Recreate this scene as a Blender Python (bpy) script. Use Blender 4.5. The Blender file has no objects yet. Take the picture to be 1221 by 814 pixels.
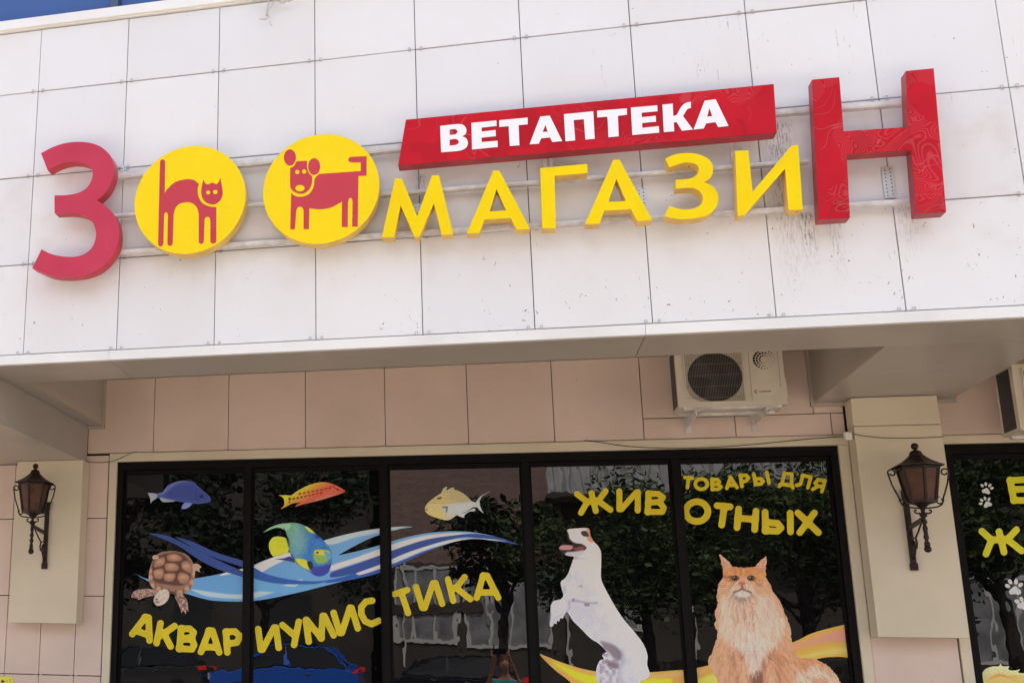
import bpy, bmesh, math, random
import numpy as np
from mathutils import Vector, Matrix, noise as mnoise
from mathutils.geometry import tessellate_polygon
random.seed(7); rng = np.random.default_rng(7)
sc = bpy.context.scene
C = sc.collection
R = math.radians

# ------------------------------------------------------------------ camera
F_PX, PITCH, YAW, ROLL = 1324.921, 0.22902, 0.25399, 0.01894
PPX, PPY, IW, IH = 246.898, 459.843, 1221.0, 814.0
CAM = np.array([2.7390, -6.0690, 1.65])
def cam_axes():
    cy, sy, cp, sp = math.cos(YAW), math.sin(YAW), math.cos(PITCH), math.sin(PITCH)
    fw = np.array([-sy*cp, cy*cp, sp]); rt = np.array([cy, sy, 0.]); up = np.cross(rt, fw)
    cr, sr = math.cos(ROLL), math.sin(ROLL)
    return rt*cr + up*sr, up*cr - rt*sr, fw
AR, AU, AF = cam_axes()
cd = bpy.data.cameras.new('camera'); cam = bpy.data.objects.new('camera', cd); C.objects.link(cam)
M = Matrix(((AR[0], AU[0], -AF[0], CAM[0]), (AR[1], AU[1], -AF[1], CAM[1]), (AR[2], AU[2], -AF[2], CAM[2]), (0, 0, 0, 1)))
cam.matrix_world = M
cd.sensor_fit = 'HORIZONTAL'; cd.sensor_width = 36; cd.lens = F_PX/IW*36
cd.shift_x = (IW/2-PPX)/IW; cd.shift_y = (PPY-IH/2)/IW
cd.clip_start = 0.02; cd.clip_end = 3000
sc.camera = cam

# ------------------------------------------------------------------ sky, sun, exposure
SUN_EL, SUN_AZ = R(60), R(20)        # azimuth clockwise from +Y (the facade faces -Y)
w = bpy.data.worlds.new('World'); sc.world = w; w.use_nodes = True
nt = w.node_tree
sky = nt.nodes.new('ShaderNodeTexSky'); sky.sky_type = 'NISHITA'; sky.sun_disc = False
sky.sun_elevation = SUN_EL; sky.sun_rotation = SUN_AZ; sky.air_density = 0.8; sky.dust_density = 3.5; sky.ozone_density = 1.0
bg = nt.nodes['Background']; bg.inputs[1].default_value = 0.15
hs = nt.nodes.new('ShaderNodeHueSaturation'); hs.inputs['Saturation'].default_value = .42      # added desaturation: keeps sky light on the shaded facade neutral
nt.links.new(sky.outputs[0], hs.inputs['Color']); nt.links.new(hs.outputs[0], bg.inputs[0])
sl = bpy.data.lights.new('sun', 'SUN'); sl.energy = 3.2; sl.angle = R(.6); sl.color = (1, .93, .84)
sun = bpy.data.objects.new('sun', sl); C.objects.link(sun)
sdir = Vector((math.sin(SUN_AZ)*math.cos(SUN_EL), math.cos(SUN_AZ)*math.cos(SUN_EL), math.sin(SUN_EL)))
sun.rotation_euler = sdir.to_track_quat('Z', 'Y').to_euler(); sun.location = (0, -10, 20)
sc.view_settings.view_transform = 'Standard'; sc.view_settings.look = 'None'
sc.view_settings.exposure = 1.93; sc.view_settings.gamma = 1
sc.render.engine = 'CYCLES'
sc.cycles.max_bounces = 8; sc.cycles.diffuse_bounces = 4; sc.cycles.glossy_bounces = 4
sc.cycles.use_denoising = True

# ------------------------------------------------------------------ pixel -> plane helpers
def onY(px, py, Y):
    """the world point of plane y=Y that photograph pixel px,py shows (scalars or arrays)"""
    px = np.asarray(px, float); py = np.asarray(py, float)
    a = (px-PPX)/F_PX; b = -(py-PPY)/F_PX
    d = AF[:, None]+AR[:, None]*a.ravel()+AU[:, None]*b.ravel()
    t = (Y-CAM[1])/d[1]
    P = CAM[:, None]+d*t
    return P.T                                        # n x 3
def P1(px, py, Y):
    return Vector(onY([px], [py], Y)[0])

# ------------------------------------------------------------------ tags and links
def tag(o, label=None, cat=None, group=None, kind=None):
    if label: o['label'] = label
    if cat: o['category'] = cat
    if group: o['group'] = group
    if kind: o['kind'] = kind
    return o
def empty(name, loc=(0, 0, 0), label=None, cat=None, group=None):
    o = bpy.data.objects.new(name, None); C.objects.link(o); o.location = loc; o.empty_display_size = .1
    return tag(o, label, cat, group)
def link(name, me, mats, parent=None, loc=(0, 0, 0), smooth=False):
    if not isinstance(mats, (list, tuple)): mats = [mats]
    if not me.materials:
        for m in mats: me.materials.append(m)
    if smooth:
        for p in me.polygons: p.use_smooth = True
    o = bpy.data.objects.new(name, me); C.objects.link(o)
    if parent: o.parent = parent
    o.location = loc
    return o
def world_parent(o, parent):
    """parent whose empties carry only a location: keep world coordinates of the mesh"""
    o.parent = parent
    o.location = -wloc(parent)
    return o
def wloc(o):
    v = Vector(o.location)
    while o.parent: o = o.parent; v += Vector(o.location)
    return v

class MB:
    def __init__(s): s.v = []; s.f = []; s.m = []
    def add(s, vs, fs, mi=0):
        b = len(s.v); s.v += [tuple(v) for v in vs]; s.f += [tuple(i+b for i in f) for f in fs]; s.m += [mi]*len(fs); return s
    def box(s, x0, x1, y0, y1, z0, z1, mi=0, faces='xXyYzZ'):
        vs = [(x, y, z) for z in (z0, z1) for y in (y0, y1) for x in (x0, x1)]
        F = {'z': (0, 2, 3, 1), 'Z': (4, 5, 7, 6), 'y': (0, 1, 5, 4), 'Y': (2, 6, 7, 3), 'x': (0, 4, 6, 2), 'X': (1, 3, 7, 5)}
        return s.add(vs, [F[k] for k in faces], mi)
    def obox(s, c, ax, ay, az, hx, hy, hz, mi=0):
        c = Vector(c); ax, ay, az = Vector(ax).normalized()*hx, Vector(ay).normalized()*hy, Vector(az).normalized()*hz
        vs = [c+ax*i+ay*j+az*k for k in (-1, 1) for j in (-1, 1) for i in (-1, 1)]
        return s.add(vs, [(0, 2, 3, 1), (4, 5, 7, 6), (0, 1, 5, 4), (2, 6, 7, 3), (0, 4, 6, 2), (1, 3, 7, 5)], mi)
    def bar(s, a, b, hw, hh, mi=0, up=(0, 0, 1)):
        a, b = Vector(a), Vector(b); d = (b-a); L = d.length; d.normalize()
        sx = d.cross(Vector(up)); 
        if sx.length < 1e-4: sx = Vector((1, 0, 0))
        sx.normalize(); uz = sx.cross(d)
        return s.obox((a+b)/2, d, sx, uz, L/2, hw, hh, mi)
    def tube(s, pts, r, n=8, mi=0, cap=True):
        pts = [Vector(p) for p in pts]
        rs = r if isinstance(r, (list, tuple)) else [r]*len(pts)
        base = len(s.v); prev = None
        for i, p in enumerate(pts):
            t = (pts[min(i+1, len(pts)-1)]-pts[max(i-1, 0)]).normalized()
            if prev is None:
                nrm = t.orthogonal().normalized()
            else:
                nrm = (prev-t*prev.dot(t)); nrm = nrm.normalized() if nrm.length > 1e-6 else t.orthogonal().normalized()
            prev = nrm; bn = t.cross(nrm)
            for k in range(n):
                a = 2*math.pi*k/n
                s.v.append(tuple(p+(nrm*math.cos(a)+bn*math.sin(a))*rs[i]))
        for i in range(len(pts)-1):
            for k in range(n):
                k2 = (k+1) % n
                s.f.append((base+i*n+k, base+i*n+k2, base+(i+1)*n+k2, base+(i+1)*n+k)); s.m.append(mi)
        if cap:
            s.f.append(tuple(base+k for k in range(n))[::-1]); s.m.append(mi)
            s.f.append(tuple(base+(len(pts)-1)*n+k for k in range(n))); s.m.append(mi)
        return s
    def lathe(s, prof, c, n=16, mi=0, ax='z', a0=0):
        c = Vector(c); base = len(s.v)
        for (r, h) in prof:
            for k in range(n):
                a = 2*math.pi*k/n+a0
                if ax == 'z': o = Vector((r*math.cos(a), r*math.sin(a), h))
                elif ax == 'y': o = Vector((r*math.cos(a), h, r*math.sin(a)))
                else: o = Vector((h, r*math.cos(a), r*math.sin(a)))
                s.v.append(tuple(c+o))
        for i in range(len(prof)-1):
            for k in range(n):
                k2 = (k+1) % n
                s.f.append((base+i*n+k, base+i*n+k2, base+(i+1)*n+k2, base+(i+1)*n+k)); s.m.append(mi)
        if prof[0][0] > 1e-5: s.f.append(tuple(base+k for k in range(n))[::-1]); s.m.append(mi)
        if prof[-1][0] > 1e-5: s.f.append(tuple(base+(len(prof)-1)*n+k for k in range(n))); s.m.append(mi)
        return s
    def sphere(s, c, r, n=12, mi=0, sq=(1, 1, 1)):
        k = n//2
        pr = [(r*math.sin(math.pi*i/k), -r*math.cos(math.pi*i/k)) for i in range(k+1)]
        pr[0] = (1e-6, -r); pr[-1] = (1e-6, r)
        b = len(s.v); s.lathe(pr, (0, 0, 0), n, mi)
        for i in range(b, len(s.v)):
            v = s.v[i]; s.v[i] = (v[0]*sq[0]+c[0], v[1]*sq[1]+c[1], v[2]*sq[2]+c[2])
        return s
    def mesh(s, name, fix=True):
        me = bpy.data.meshes.new(name); me.from_pydata(s.v, [], s.f)
        me.polygons.foreach_set('material_index', s.m)
        if fix:
            bm = bmesh.new(); bm.from_mesh(me); bmesh.ops.recalc_face_normals(bm, faces=bm.faces); bm.to_mesh(me); bm.free()
        me.update(); return me
    def build(s, name, mats, parent=None, smooth=False, fix=True):
        me = s.mesh(name, fix); o = link(name, me, mats, None, smooth=smooth)
        if parent: world_parent(o, parent)
        return o

# ------------------------------------------------------------------ materials
def lin(c): 
    c = c/255.0
    return c/12.92 if c <= .04045 else ((c+.055)/1.055)**2.4
def rgb(r, g, b, k=1.0): return (min(.95, lin(r)*k), min(.95, lin(g)*k), min(.95, lin(b)*k), 1)
MATS = {}
def mat(name, col, rough=.5, metal=0, spec=.5, bump=0, bscale=40, var=0, vscale=3, **kw):
    """principled with noise in colour and relief, in world space"""
    m = bpy.data.materials.new(name); m.use_nodes = True; MATS[name] = m
    n = m.node_tree.nodes; l = m.node_tree.links; b = n['Principled BSDF']
    b.inputs['Roughness'].default_value = rough; b.inputs['Metallic'].default_value = metal
    b.inputs['Specular IOR Level'].default_value = spec
    for k, v in kw.items():
        b.inputs[k].default_value = v
    b.inputs['Base Color'].default_value = col
    geo = n.new('ShaderNodeNewGeometry')
    if var:
        t = n.new('ShaderNodeTexNoise'); t.inputs['Scale'].default_value = vscale; t.inputs['Detail'].default_value = 6
        l.new(geo.outputs['Position'], t.inputs['Vector'])
        mx = n.new('ShaderNodeMix'); mx.data_type = 'RGBA'
        mr = n.new('ShaderNodeMapRange'); mr.inputs[1].default_value = .35; mr.inputs[2].default_value = .68
        l.new(t.outputs[0], mr.inputs[0]); l.new(mr.outputs[0], mx.inputs[0])
        mx.inputs[6].default_value = col; mx.inputs[7].default_value = tuple(c*(1-var) for c in col[:3])+(1,)
        l.new(mx.outputs[2], b.inputs['Base Color'])
    if bump:
        t2 = n.new('ShaderNodeTexNoise'); t2.inputs['Scale'].default_value = bscale; t2.inputs['Detail'].default_value = 4
        l.new(geo.outputs['Position'], t2.inputs['Vector'])
        bp = n.new('ShaderNodeBump'); bp.inputs['Strength'].default_value = bump; bp.inputs['Distance'].default_value = .004
        l.new(t2.outputs[0], bp.inputs['Height']); l.new(bp.outputs[0], b.inputs['Normal'])
    return m

def N(m, t, **kw):
    x = m.node_tree.nodes.new(t)
    for k, v in kw.items(): setattr(x, k, v)
    return x
def mathn(m, op, a, b=None, c=None):
    x = N(m, 'ShaderNodeMath', operation=op)
    for i, v in enumerate((a, b, c)):
        if v is None: continue
        if isinstance(v, (int, float)): x.inputs[i].default_value = v
        else: m.node_tree.links.new(v, x.inputs[i])
    return x.outputs[0]
def maprange(m, v, a, b, c=0., d=1.):
    x = N(m, 'ShaderNodeMapRange'); m.node_tree.links.new(v, x.inputs[0])
    for i, q in enumerate((a, b, c, d)): x.inputs[i+1].default_value = q
    return x.outputs[0]
def mixc(m, f, a, b):
    x = N(m, 'ShaderNodeMix', data_type='RGBA')
    for i, v in ((0, f), (6, a), (7, b)):
        if isinstance(v, (tuple, float, int)): x.inputs[i].default_value = v
        else: m.node_tree.links.new(v, x.inputs[i])
    return x.outputs[2]
def noisen(m, vec, scale, detail=4, rough=.5, sc3=None, dist=0):
    l = m.node_tree.links
    if sc3:
        mp = N(m, 'ShaderNodeMapping'); mp.inputs['Scale'].default_value = sc3; l.new(vec, mp.inputs[0]); vec = mp.outputs[0]
    t = N(m, 'ShaderNodeTexNoise'); t.inputs['Scale'].default_value = scale; t.inputs['Detail'].default_value = detail
    t.inputs['Roughness'].default_value = rough; t.inputs['Distortion'].default_value = dist
    l.new(vec, t.inputs['Vector']); return t.outputs[0]

def facade_mat():
    m = mat('composite_panel', (1, 1, 1, 1), rough=.45, spec=.25)
    l = m.node_tree.links; b = m.node_tree.nodes['Principled BSDF']
    g = N(m, 'ShaderNodeNewGeometry'); P = g.outputs['Position']
    info = N(m, 'ShaderNodeObjectInfo')
    sep = N(m, 'ShaderNodeSeparateXYZ'); l.new(P, sep.inputs[0])
    base = mixc(m, info.outputs['Random'], (.745, .755, .785, 1), (.80, .81, .835, 1))
    lowf = noisen(m, P, 1.3, 5)
    base = mixc(m, maprange(m, lowf, .4, .75, 0, .35), base, (.72, .66, .64, 1))
    # dark chips and flyspecks, denser low and to the right
    zone = mathn(m, 'ADD', maprange(m, sep.outputs[2], 4.5, 3.5, 0, .045), maprange(m, sep.outputs[0], 1.5, 5.5, 0, .03))
    sp = noisen(m, P, 34, 3, .6, (1, 1, .62), 1.2)
    thr = mathn(m, 'SUBTRACT', .742, zone)
    spk = maprange(m, mathn(m, 'SUBTRACT', sp, thr), 0, .02)
    clump = maprange(m, noisen(m, P, 3.1, 2), .38, .5)
    spk = mathn(m, 'MULTIPLY', mathn(m, 'MULTIPLY', spk, clump), .8)
    # thin vertical dribbles
    st = noisen(m, P, 1, 3, .65, (70, 1, 3.2))
    stm = maprange(m, st, .62, .70)
    where = maprange(m, noisen(m, P, 1, 2, .5, (2.4, 1, 1.1)), .56, .66)
    right = maprange(m, sep.outputs[0], 3.0, 4.4, .12, .9)
    str_ = mathn(m, 'MULTIPLY', mathn(m, 'MULTIPLY', stm, where), right)
    brk = maprange(m, noisen(m, P, 60, 3), .4, .58)
    str_ = mathn(m, 'MULTIPLY', str_, brk)
    # rust runs under the letter fixings
    def run(x0, wd, z0, z1, amt):
        a = maprange(m, mathn(m, 'ABSOLUTE', mathn(m, 'SUBTRACT', sep.outputs[0], x0)), wd, wd*.25)
        z = mathn(m, 'MULTIPLY', maprange(m, sep.outputs[2], z0, z0-.03), maprange(m, sep.outputs[2], z1, z0))
        nn = maprange(m, noisen(m, P, 1, 5, .8, (120, 1, 16)), .50, .565)
        return mathn(m, 'MULTIPLY', mathn(m, 'MULTIPLY', mathn(m, 'MULTIPLY', a, z), nn), amt)
    rr = run(4.39, .06, 3.93, 3.55, .95)
    for a_ in ((4.30, .09, 4.45, 3.40, .75), (4.52, .05, 3.92, 3.5, .6), (4.86, .06, 3.93, 3.6, .5), (2.41, .04, 4.33, 4.0, .8)):
        rr = mathn(m, 'MAXIMUM', rr, run(*a_))
    dirt = mathn(m, 'MAXIMUM', mathn(m, 'MAXIMUM', spk, str_), rr)
    col = mixc(m, dirt, base, (.05, .042, .04, 1))
    # ochre bounce and shade behind the sign, painted into the panel colour
    bounce_tint = maprange(m, noisen(m, P, 5, 3), .5, .72, 0, .22)
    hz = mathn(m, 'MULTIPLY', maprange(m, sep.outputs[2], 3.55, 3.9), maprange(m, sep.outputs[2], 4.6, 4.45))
    col = mixc(m, mathn(m, 'MULTIPLY', bounce_tint, hz), col, (.50, .40, .33, 1))
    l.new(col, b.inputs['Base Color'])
    wv = noisen(m, P, 3.2, 3)
    bp = N(m, 'ShaderNodeBump'); bp.inputs['Strength'].default_value = .25; bp.inputs['Distance'].default_value = .01
    l.new(wv, bp.inputs['Height']); l.new(bp.outputs[0], b.inputs['Normal'])
    return m
FACADE = facade_mat()

def tile_mat(name, c1, c2, rough=.38):
    m = mat(name, c1, rough=rough, spec=.4)
    l = m.node_tree.links; b = m.node_tree.nodes['Principled BSDF']
    g = N(m, 'ShaderNodeNewGeometry'); P = g.outputs['Position']; info = N(m, 'ShaderNodeObjectInfo')
    base = mixc(m, info.outputs['Random'], c1, c2)
    base = mixc(m, maprange(m, noisen(m, P, 1.7, 5), .40, .72, 0, .5), base, tuple(c*.78 for c in c1[:3])+(1,))  # random tone patches; on the soffit they stand in for vague reflections
    dk = maprange(m, noisen(m, P, 45, 2, .5, (1, 1, .7), .8), .76, .79, 0, .55)
    base = mixc(m, dk, base, (.12, .08, .06, 1))
    fine = noisen(m, P, 260, 2)
    base = mixc(m, maprange(m, fine, .3, .7, 0, .12), base, tuple(c*.75 for c in c1[:3])+(1,))
    l.new(base, b.inputs['Base Color'])
    return m
TILE = tile_mat('wall_tile', (.72, .575, .50, 1), (.76, .615, .54, 1))
CREAM = tile_mat('cream_sheet', (.70, .62, .47, 1), (.72, .65, .50, 1), .42)
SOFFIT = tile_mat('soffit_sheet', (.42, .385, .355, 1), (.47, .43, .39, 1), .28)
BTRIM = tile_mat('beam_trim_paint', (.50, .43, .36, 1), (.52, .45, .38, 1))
TRIMW = tile_mat('white_trim', (.83, .84, .84, 1), (.86, .86, .86, 1), .4)
DARK = mat('gap_dark', (.035, .03, .028, 1), .9)
STEEL = mat('painted_steel', (.74, .72, .71, 1), .45, .1, bump=.2, var=.3, vscale=14)
BLACKF = mat('black_frame', (.0045, .004, .0042, 1), .5, spec=.12, bump=.1)
CLIP = mat('clip_metal', (.50, .48, .48, 1), .4, .3)

def vinyl(name, col, dark, moire=0., rough=.3, fade=None):
    """sign film: worn, with curved wrinkle lines where it has come loose"""
    m = mat(name, col, rough=rough, spec=.12)
    l = m.node_tree.links; b = m.node_tree.nodes['Principled BSDF']
    g = N(m, 'ShaderNodeNewGeometry'); P = g.outputs['Position']
    base = mixc(m, maprange(m, noisen(m, P, 4.0, 5), .35, .7, 0, 1), col, dark)
    # wrinkles: thin iso-lines of a smooth noise
    nz = noisen(m, P, 5.5, 1, .4, None, 1.2)
    iso = mathn(m, 'ABSOLUTE', mathn(m, 'SUBTRACT', nz, .5))
    line = maprange(m, iso, .009, .002)
    lm = maprange(m, noisen(m, P, 2.5, 1), .5, .56)
    line = mathn(m, 'MULTIPLY', line, lm)
    h = line
    if moire:
        n2 = noisen(m, P, 3.3, 1.5, .5, None, .8)
        wv = mathn(m, 'SINE', mathn(m, 'MULTIPLY', n2, 330.))
        ring = maprange(m, wv, .15, .8)
        mask = maprange(m, noisen(m, P, 3.0, 1), .54, .55)
        sepm = N(m, 'ShaderNodeSeparateXYZ'); l.new(P, sepm.inputs[0])
        mask = mathn(m, 'MULTIPLY', mask, maprange(m, sepm.outputs[0], 3.0, 3.9))
        ring = mathn(m, 'MULTIPLY', mathn(m, 'MULTIPLY', ring, mask), .55)
        pk = maprange(m, noisen(m, P, 4.6, 1, .4, None, .6), .56, .565, 0, .28)
        base = mixc(m, pk, base, tuple(c*.55 for c in col[:3])+(1,))
        h = mathn(m, 'MAXIMUM', line, ring)
    lightc = tuple(min(.9, c*.75+.16) for c in col[:3])+(1,)
    colr = mixc(m, mathn(m, 'MULTIPLY', h, moire if moire else .18), base, lightc)
    l.new(colr, b.inputs['Base Color'])
    bp = N(m, 'ShaderNodeBump'); bp.inputs['Strength'].default_value = .5; bp.inputs['Distance'].default_value = .002
    l.new(h, bp.inputs['Height']); l.new(bp.outputs[0], b.inputs['Normal'])
    return m
RED = vinyl('red_film', (.56, .010, .024, 1), (.47, .008, .018, 1), .40)
REDSIDE = mat('red_side', (.42, .03, .045, 1), .4, var=.35, vscale=9)
PINKRED = vinyl('faded_red_film', (.56, .055, .105, 1), (.51, .045, .09, 1), 0)
PINKSIDE = mat('faded_red_side', (.55, .03, .05, 1), .4, var=.25, vscale=9)
YEL = vinyl('yellow_film', (.90, .68, .001, 1), (.87, .63, .001, 1), 0)
YELR = vinyl('roundel_yellow_film', (.92, .69, .008, 1), (.90, .66, .006, 1), 0)
def yellow_side():
    m = mat('yellow_side', (.78, .50, .12, 1), .45)
    l = m.node_tree.links; b = m.node_tree.nodes['Principled BSDF']
    g = N(m, 'ShaderNodeNewGeometry'); P = g.outputs['Position']
    c = mixc(m, maprange(m, noisen(m, P, 11, 5), .4, .7), (.80, .53, .13, 1), (.66, .40, .11, 1))
    c = mixc(m, maprange(m, noisen(m, P, 30, 4), .68, .72, 0, .75), c, (.08, .05, .02, 1))
    l.new(c, b.inputs['Base Color']); return m
YSIDE = yellow_side()
FIG = vinyl('figure_film', (.56, .06, .085, 1), (.52, .052, .075, 1), 0)
WHITE = mat('white_acrylic', (.88, .88, .93, 1), .35)
OUTL = mat('film_edge', (.25, .02, .02, 1), .5)

def glass_mat(name, base=(.006, .006, .007, 1), ior=1.75, wav=.05, rough=0.0):
    m = mat(name, base, rough, spec=.5)
    b = m.node_tree.nodes['Principled BSDF']; l = m.node_tree.links
    b.inputs['IOR'].default_value = ior
    g = N(m, 'ShaderNodeNewGeometry'); P = g.outputs['Position']
    h = mathn(m, 'ADD', noisen(m, P, 1.1, 1), mathn(m, 'MULTIPLY', noisen(m, P, 6.5, 2, .5, (1, 1, .6)), .16))
    bp = N(m, 'ShaderNodeBump'); bp.inputs['Strength'].default_value = 1; bp.inputs['Distance'].default_value = wav*.055
    l.new(h, bp.inputs['Height']); l.new(bp.outputs[0], b.inputs['Normal'])
    return m
GLASS = glass_mat('tinted_glass', (.0022, .0022, .0026, 1), 1.50, .042)
BLUEGLASS = glass_mat('blue_glass', (.035, .10, .32, 1), 1.5, .02)

# ------------------------------------------------------------------ outlines
def spline(pts, n=6):
    """closed outline; (x,y) smooth, (x,y,0) corner"""
    out = []; k = len(pts)
    for i in range(k):
        a, b = pts[i], pts[(i+1) % k]; pa, pb = np.array(a[:2], float), np.array(b[:2], float)
        ca, cb = len(a) == 3, len(b) == 3
        if ca and cb: out.append(pa); continue
        pm, pn = np.array(pts[i-1][:2], float), np.array(pts[(i+2) % k][:2], float)
        ma = (pb-pa)*.9 if ca else (pb-pm)/2
        mb = (pb-pa)*.9 if cb else (pn-pa)/2
        L = np.linalg.norm(pb-pa)
        for mm in (ma, mb):
            q = np.linalg.norm(mm)
            if q > 1.3*L: mm *= 1.3*L/q
        for j in range(n):
            t = j/n
            out.append((2*t**3-3*t*t+1)*pa+(t**3-2*t*t+t)*ma+(-2*t**3+3*t*t)*pb+(t**3-t*t)*mb)
    return np.array(out)
def cor(*xy): return [(xy[i], xy[i+1], 0) for i in range(0, len(xy), 2)]
def zoomed(pts, ox, oy, s): return [((p[0]/s)+ox, (p[1]/s)+oy)+tuple(p[2:]) for p in pts]
def ell(cx, cy, rx, ry, n=28): return [(cx+rx*math.cos(2*math.pi*i/n), cy+ry*math.sin(2*math.pi*i/n)) for i in range(n)]
def to_world(loop, Y): return [Vector(p) for p in onY(loop[:, 0], loop[:, 1], Y)]
def slab(mb, loops, y0, y1, mf=0, ms=1, back=True):
    """loops of world points (outer first, holes after); front face at y0, back at y1"""
    L3 = [[Vector((p[0], 0, p[2])) for p in lp] for lp in loops]
    flat = [p for lp in L3 for p in lp]
    L2 = [[Vector((p[0], p[2], 0)) for p in lp] for lp in L3]
    tris = tessellate_polygon(L2)
    b = len(mb.v)
    for p in flat: mb.v.append((p[0], y0, p[2]))
    for p in flat: mb.v.append((p[0], y1, p[2]))
    n = len(flat)
    for t in tris:
        mb.f.append(tuple(b+i for i in t)); mb.m.append(mf)
        if back: mb.f.append(tuple(b+n+i for i in t[::-1])); mb.m.append(ms)
    o = 0
    for lp in L3:
        k = len(lp)
        for i in range(k):
            j = (i+1) % k
            mb.f.append((b+o+i, b+o+j, b+n+o+j, b+n+o+i)); mb.m.append(ms)
        o += k
    return mb
def bevel(o, w=.0025, seg=2):
    m = o.modifiers.new('bevel', 'BEVEL'); m.width = w; m.segments = seg; m.limit_method = 'ANGLE'; m.angle_limit = R(40)
    m.harden_normals = False
    return o

# ================================================================== THE GROUND AND STREET
D = 1.928                 # the shop wall stands this far behind the facade panels
GY = D+.06                # glass plane
g = MB(); g.add([(-400, -400, -.12), (400, -400, -.12), (400, 400, -.12), (-400, 400, -.12)], [(0, 1, 2, 3)])
ASPH = mat('asphalt', (.055, .055, .057, 1), .9, bump=.6, bscale=60, var=.35, vscale=2)
tag(g.build('ground', ASPH), kind='structure')
PAVE = mat('pavement_slabs', (.54, .435, .325, 1), .85, bump=.5, bscale=30, var=.25, vscale=1.5)
g = MB(); g.box(-40, 45, -8.6, D+.3, -.115, 0)
tag(g.build('pavement', PAVE), kind='structure')
g = MB(); g.box(-40, 45, -8.75, -8.604, -.115, .012)
g2 = MB(); g2.box(-40, 45, -27.15, -20.5, -.1155, -.0005); tag(g2.build('parking_strip', ASPH), kind='structure')
tag(g.build('kerb', mat('kerb_stone', (.42, .41, .39, 1), .8, var=.2)), kind='structure')
g = MB()
g.box(-40, 45, -31.8, -27.2, -.115, .005)
tag(g.build('pavement', PAVE), kind='structure')
g = MB(); 
for i in range(14): g.box(-30+i*5, -27+i*5, -15.2, -15.08, -.116, -.112)
tag(g.build('road_marking', mat('road_paint', (.75, .75, .73, 1), .7)), kind='structure')

# ================================================================== THE SHOP BUILDING
bld = empty('shop_building', (2.7, 0, 0), 'shop front clad in white panels above a recessed tan ground floor with dark windows', 'building')
ZROW = [5.552, 5.108, 4.521, 3.933, 3.354]
S = .6
g = MB()                                            # the masses behind the cladding
g.box(-6.6, 13.2, .03, .30, 3.36, 5.60)             # upper wall behind panels
g.box(-6.6, 13.2, .30, 9.0, 3.97, 5.60)             # floor slab above the shop
g.box(-6.6, 13.2, .16, 9.0, 7.6, 8.6)              # storeys above
g.box(-6.6, 13.2, D+.30, 9.0, -.1, 3.968)           # the depth of the shop
bo = g.build('wall', [tile_mat('render_wall', (.55, .50, .46, 1), (.55, .50, .46, 1))], bld)
g = MB(); g.box(-6.6, 13.2, D+.03, D+.05, 3.0, 3.965)
g.box(-6.6, -.03, D+.03, D+.05, -.1, 3.0); g.box(4.97, 5.56, D+.03, D+.05, -.1, 3.0); g.box(9.4, 13.2, D+.03, D+.05, -.1, 3.0)
g.box(-6.6, 13.2, .020, .029, 3.36, 5.60)
g.build('backing', DARK, bld)
# front cladding panels, each its own piece with a 6 mm joint
def panel_mesh(wd, h, t, name, bev=.0022):
    q = MB(); q.box(-wd/2+bev, wd/2-bev, 0, 0, -h/2+bev, h/2-bev, faces='')
    v = [(-wd/2+bev, 0, -h/2+bev), (wd/2-bev, 0, -h/2+bev), (wd/2-bev, 0, h/2-bev), (-wd/2+bev, 0, h/2-bev)]
    v2 = [(-wd/2, bev, -h/2), (wd/2, bev, -h/2), (wd/2, bev, h/2), (-wd/2, bev, h/2)]
    v3 = [(a, t, c) for a, b_, c in v2]
    q.v = v+v2+v3; q.f = [(0, 1, 2, 3)]+[(i, i+4, (i+1) % 4+4, (i+1) % 4) for i in range(4)]+[(i+4, i+8, (i+1) % 4+8, (i+1) % 4+4) for i in range(4)]
    q.m = [0]*9
    me = q.mesh(name); return me
JX, JZ = .0045, .0072
for r_ in range(4):
    h = ZROW[r_]-ZROW[r_+1]
    me = panel_mesh(S-JX, h-JZ, .016, 'facade_panel')
    for i in range(-11, 22):
        x = S*(i+.5)
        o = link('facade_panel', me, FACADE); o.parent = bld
        o.location = Vector((x, random.uniform(-.0012, .0012), (ZROW[r_]+ZROW[r_+1])/2))-bld.location
        o.rotation_euler = (random.gauss(0, .0022), 0, random.gauss(0, .0022))
# hook clips at each joint corner: a small wire loop either side of the joint
def clip_mesh():
    q = MB()
    for a in (0.,):
        pts = [(a-.006, -.004, .013), (a+.006, -.004, .013), (a+.006, -.006, -.013), (a-.006, -.006, -.013), (a-.006, -.004, .010)]
        q.tube(pts, .0021, 5)
    return q.mesh('panel_clip')
cm = clip_mesh()
for k in (1, 2, 3, 4):
    for i in range(-4, 15):
        for sx in (-1, 1):
            o = link('panel_clip', cm, CLIP); o.parent = bld
            o.location = Vector((i*S+sx*.034, -.001, ZROW[k]+(.006 if k == 4 else 0)))-bld.location
# white trims top and bottom of the cladding
g = MB(); segs = [-6.6, -2.44, .56, 3.56, 6.56, 9.56, 13.2]
for a, b in zip(segs[:-1], segs[1:]):
    q = MB(); q.box(a+.001, b-.001, -.012, .02, 3.292, 3.349); q.build('fascia_trim', TRIMW, bld)
q = MB(); q.box(-6.6, 13.2, -.030, .03, 5.566, 5.630); q.box(-6.6, 13.2, -.014, .03, 5.556, 5.5655); q.build('sill_trim', TRIMW, bld)
# soffit return behind the fascia (sheets with joints)
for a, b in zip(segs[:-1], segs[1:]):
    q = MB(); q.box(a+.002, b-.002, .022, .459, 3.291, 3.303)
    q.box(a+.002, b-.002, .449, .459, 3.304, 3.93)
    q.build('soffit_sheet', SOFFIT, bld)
q = MB(); q.box(-6.6, 13.2, .46, D+.02, 3.93, 3.96); q.build('soffit', SOFFIT, bld)
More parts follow.
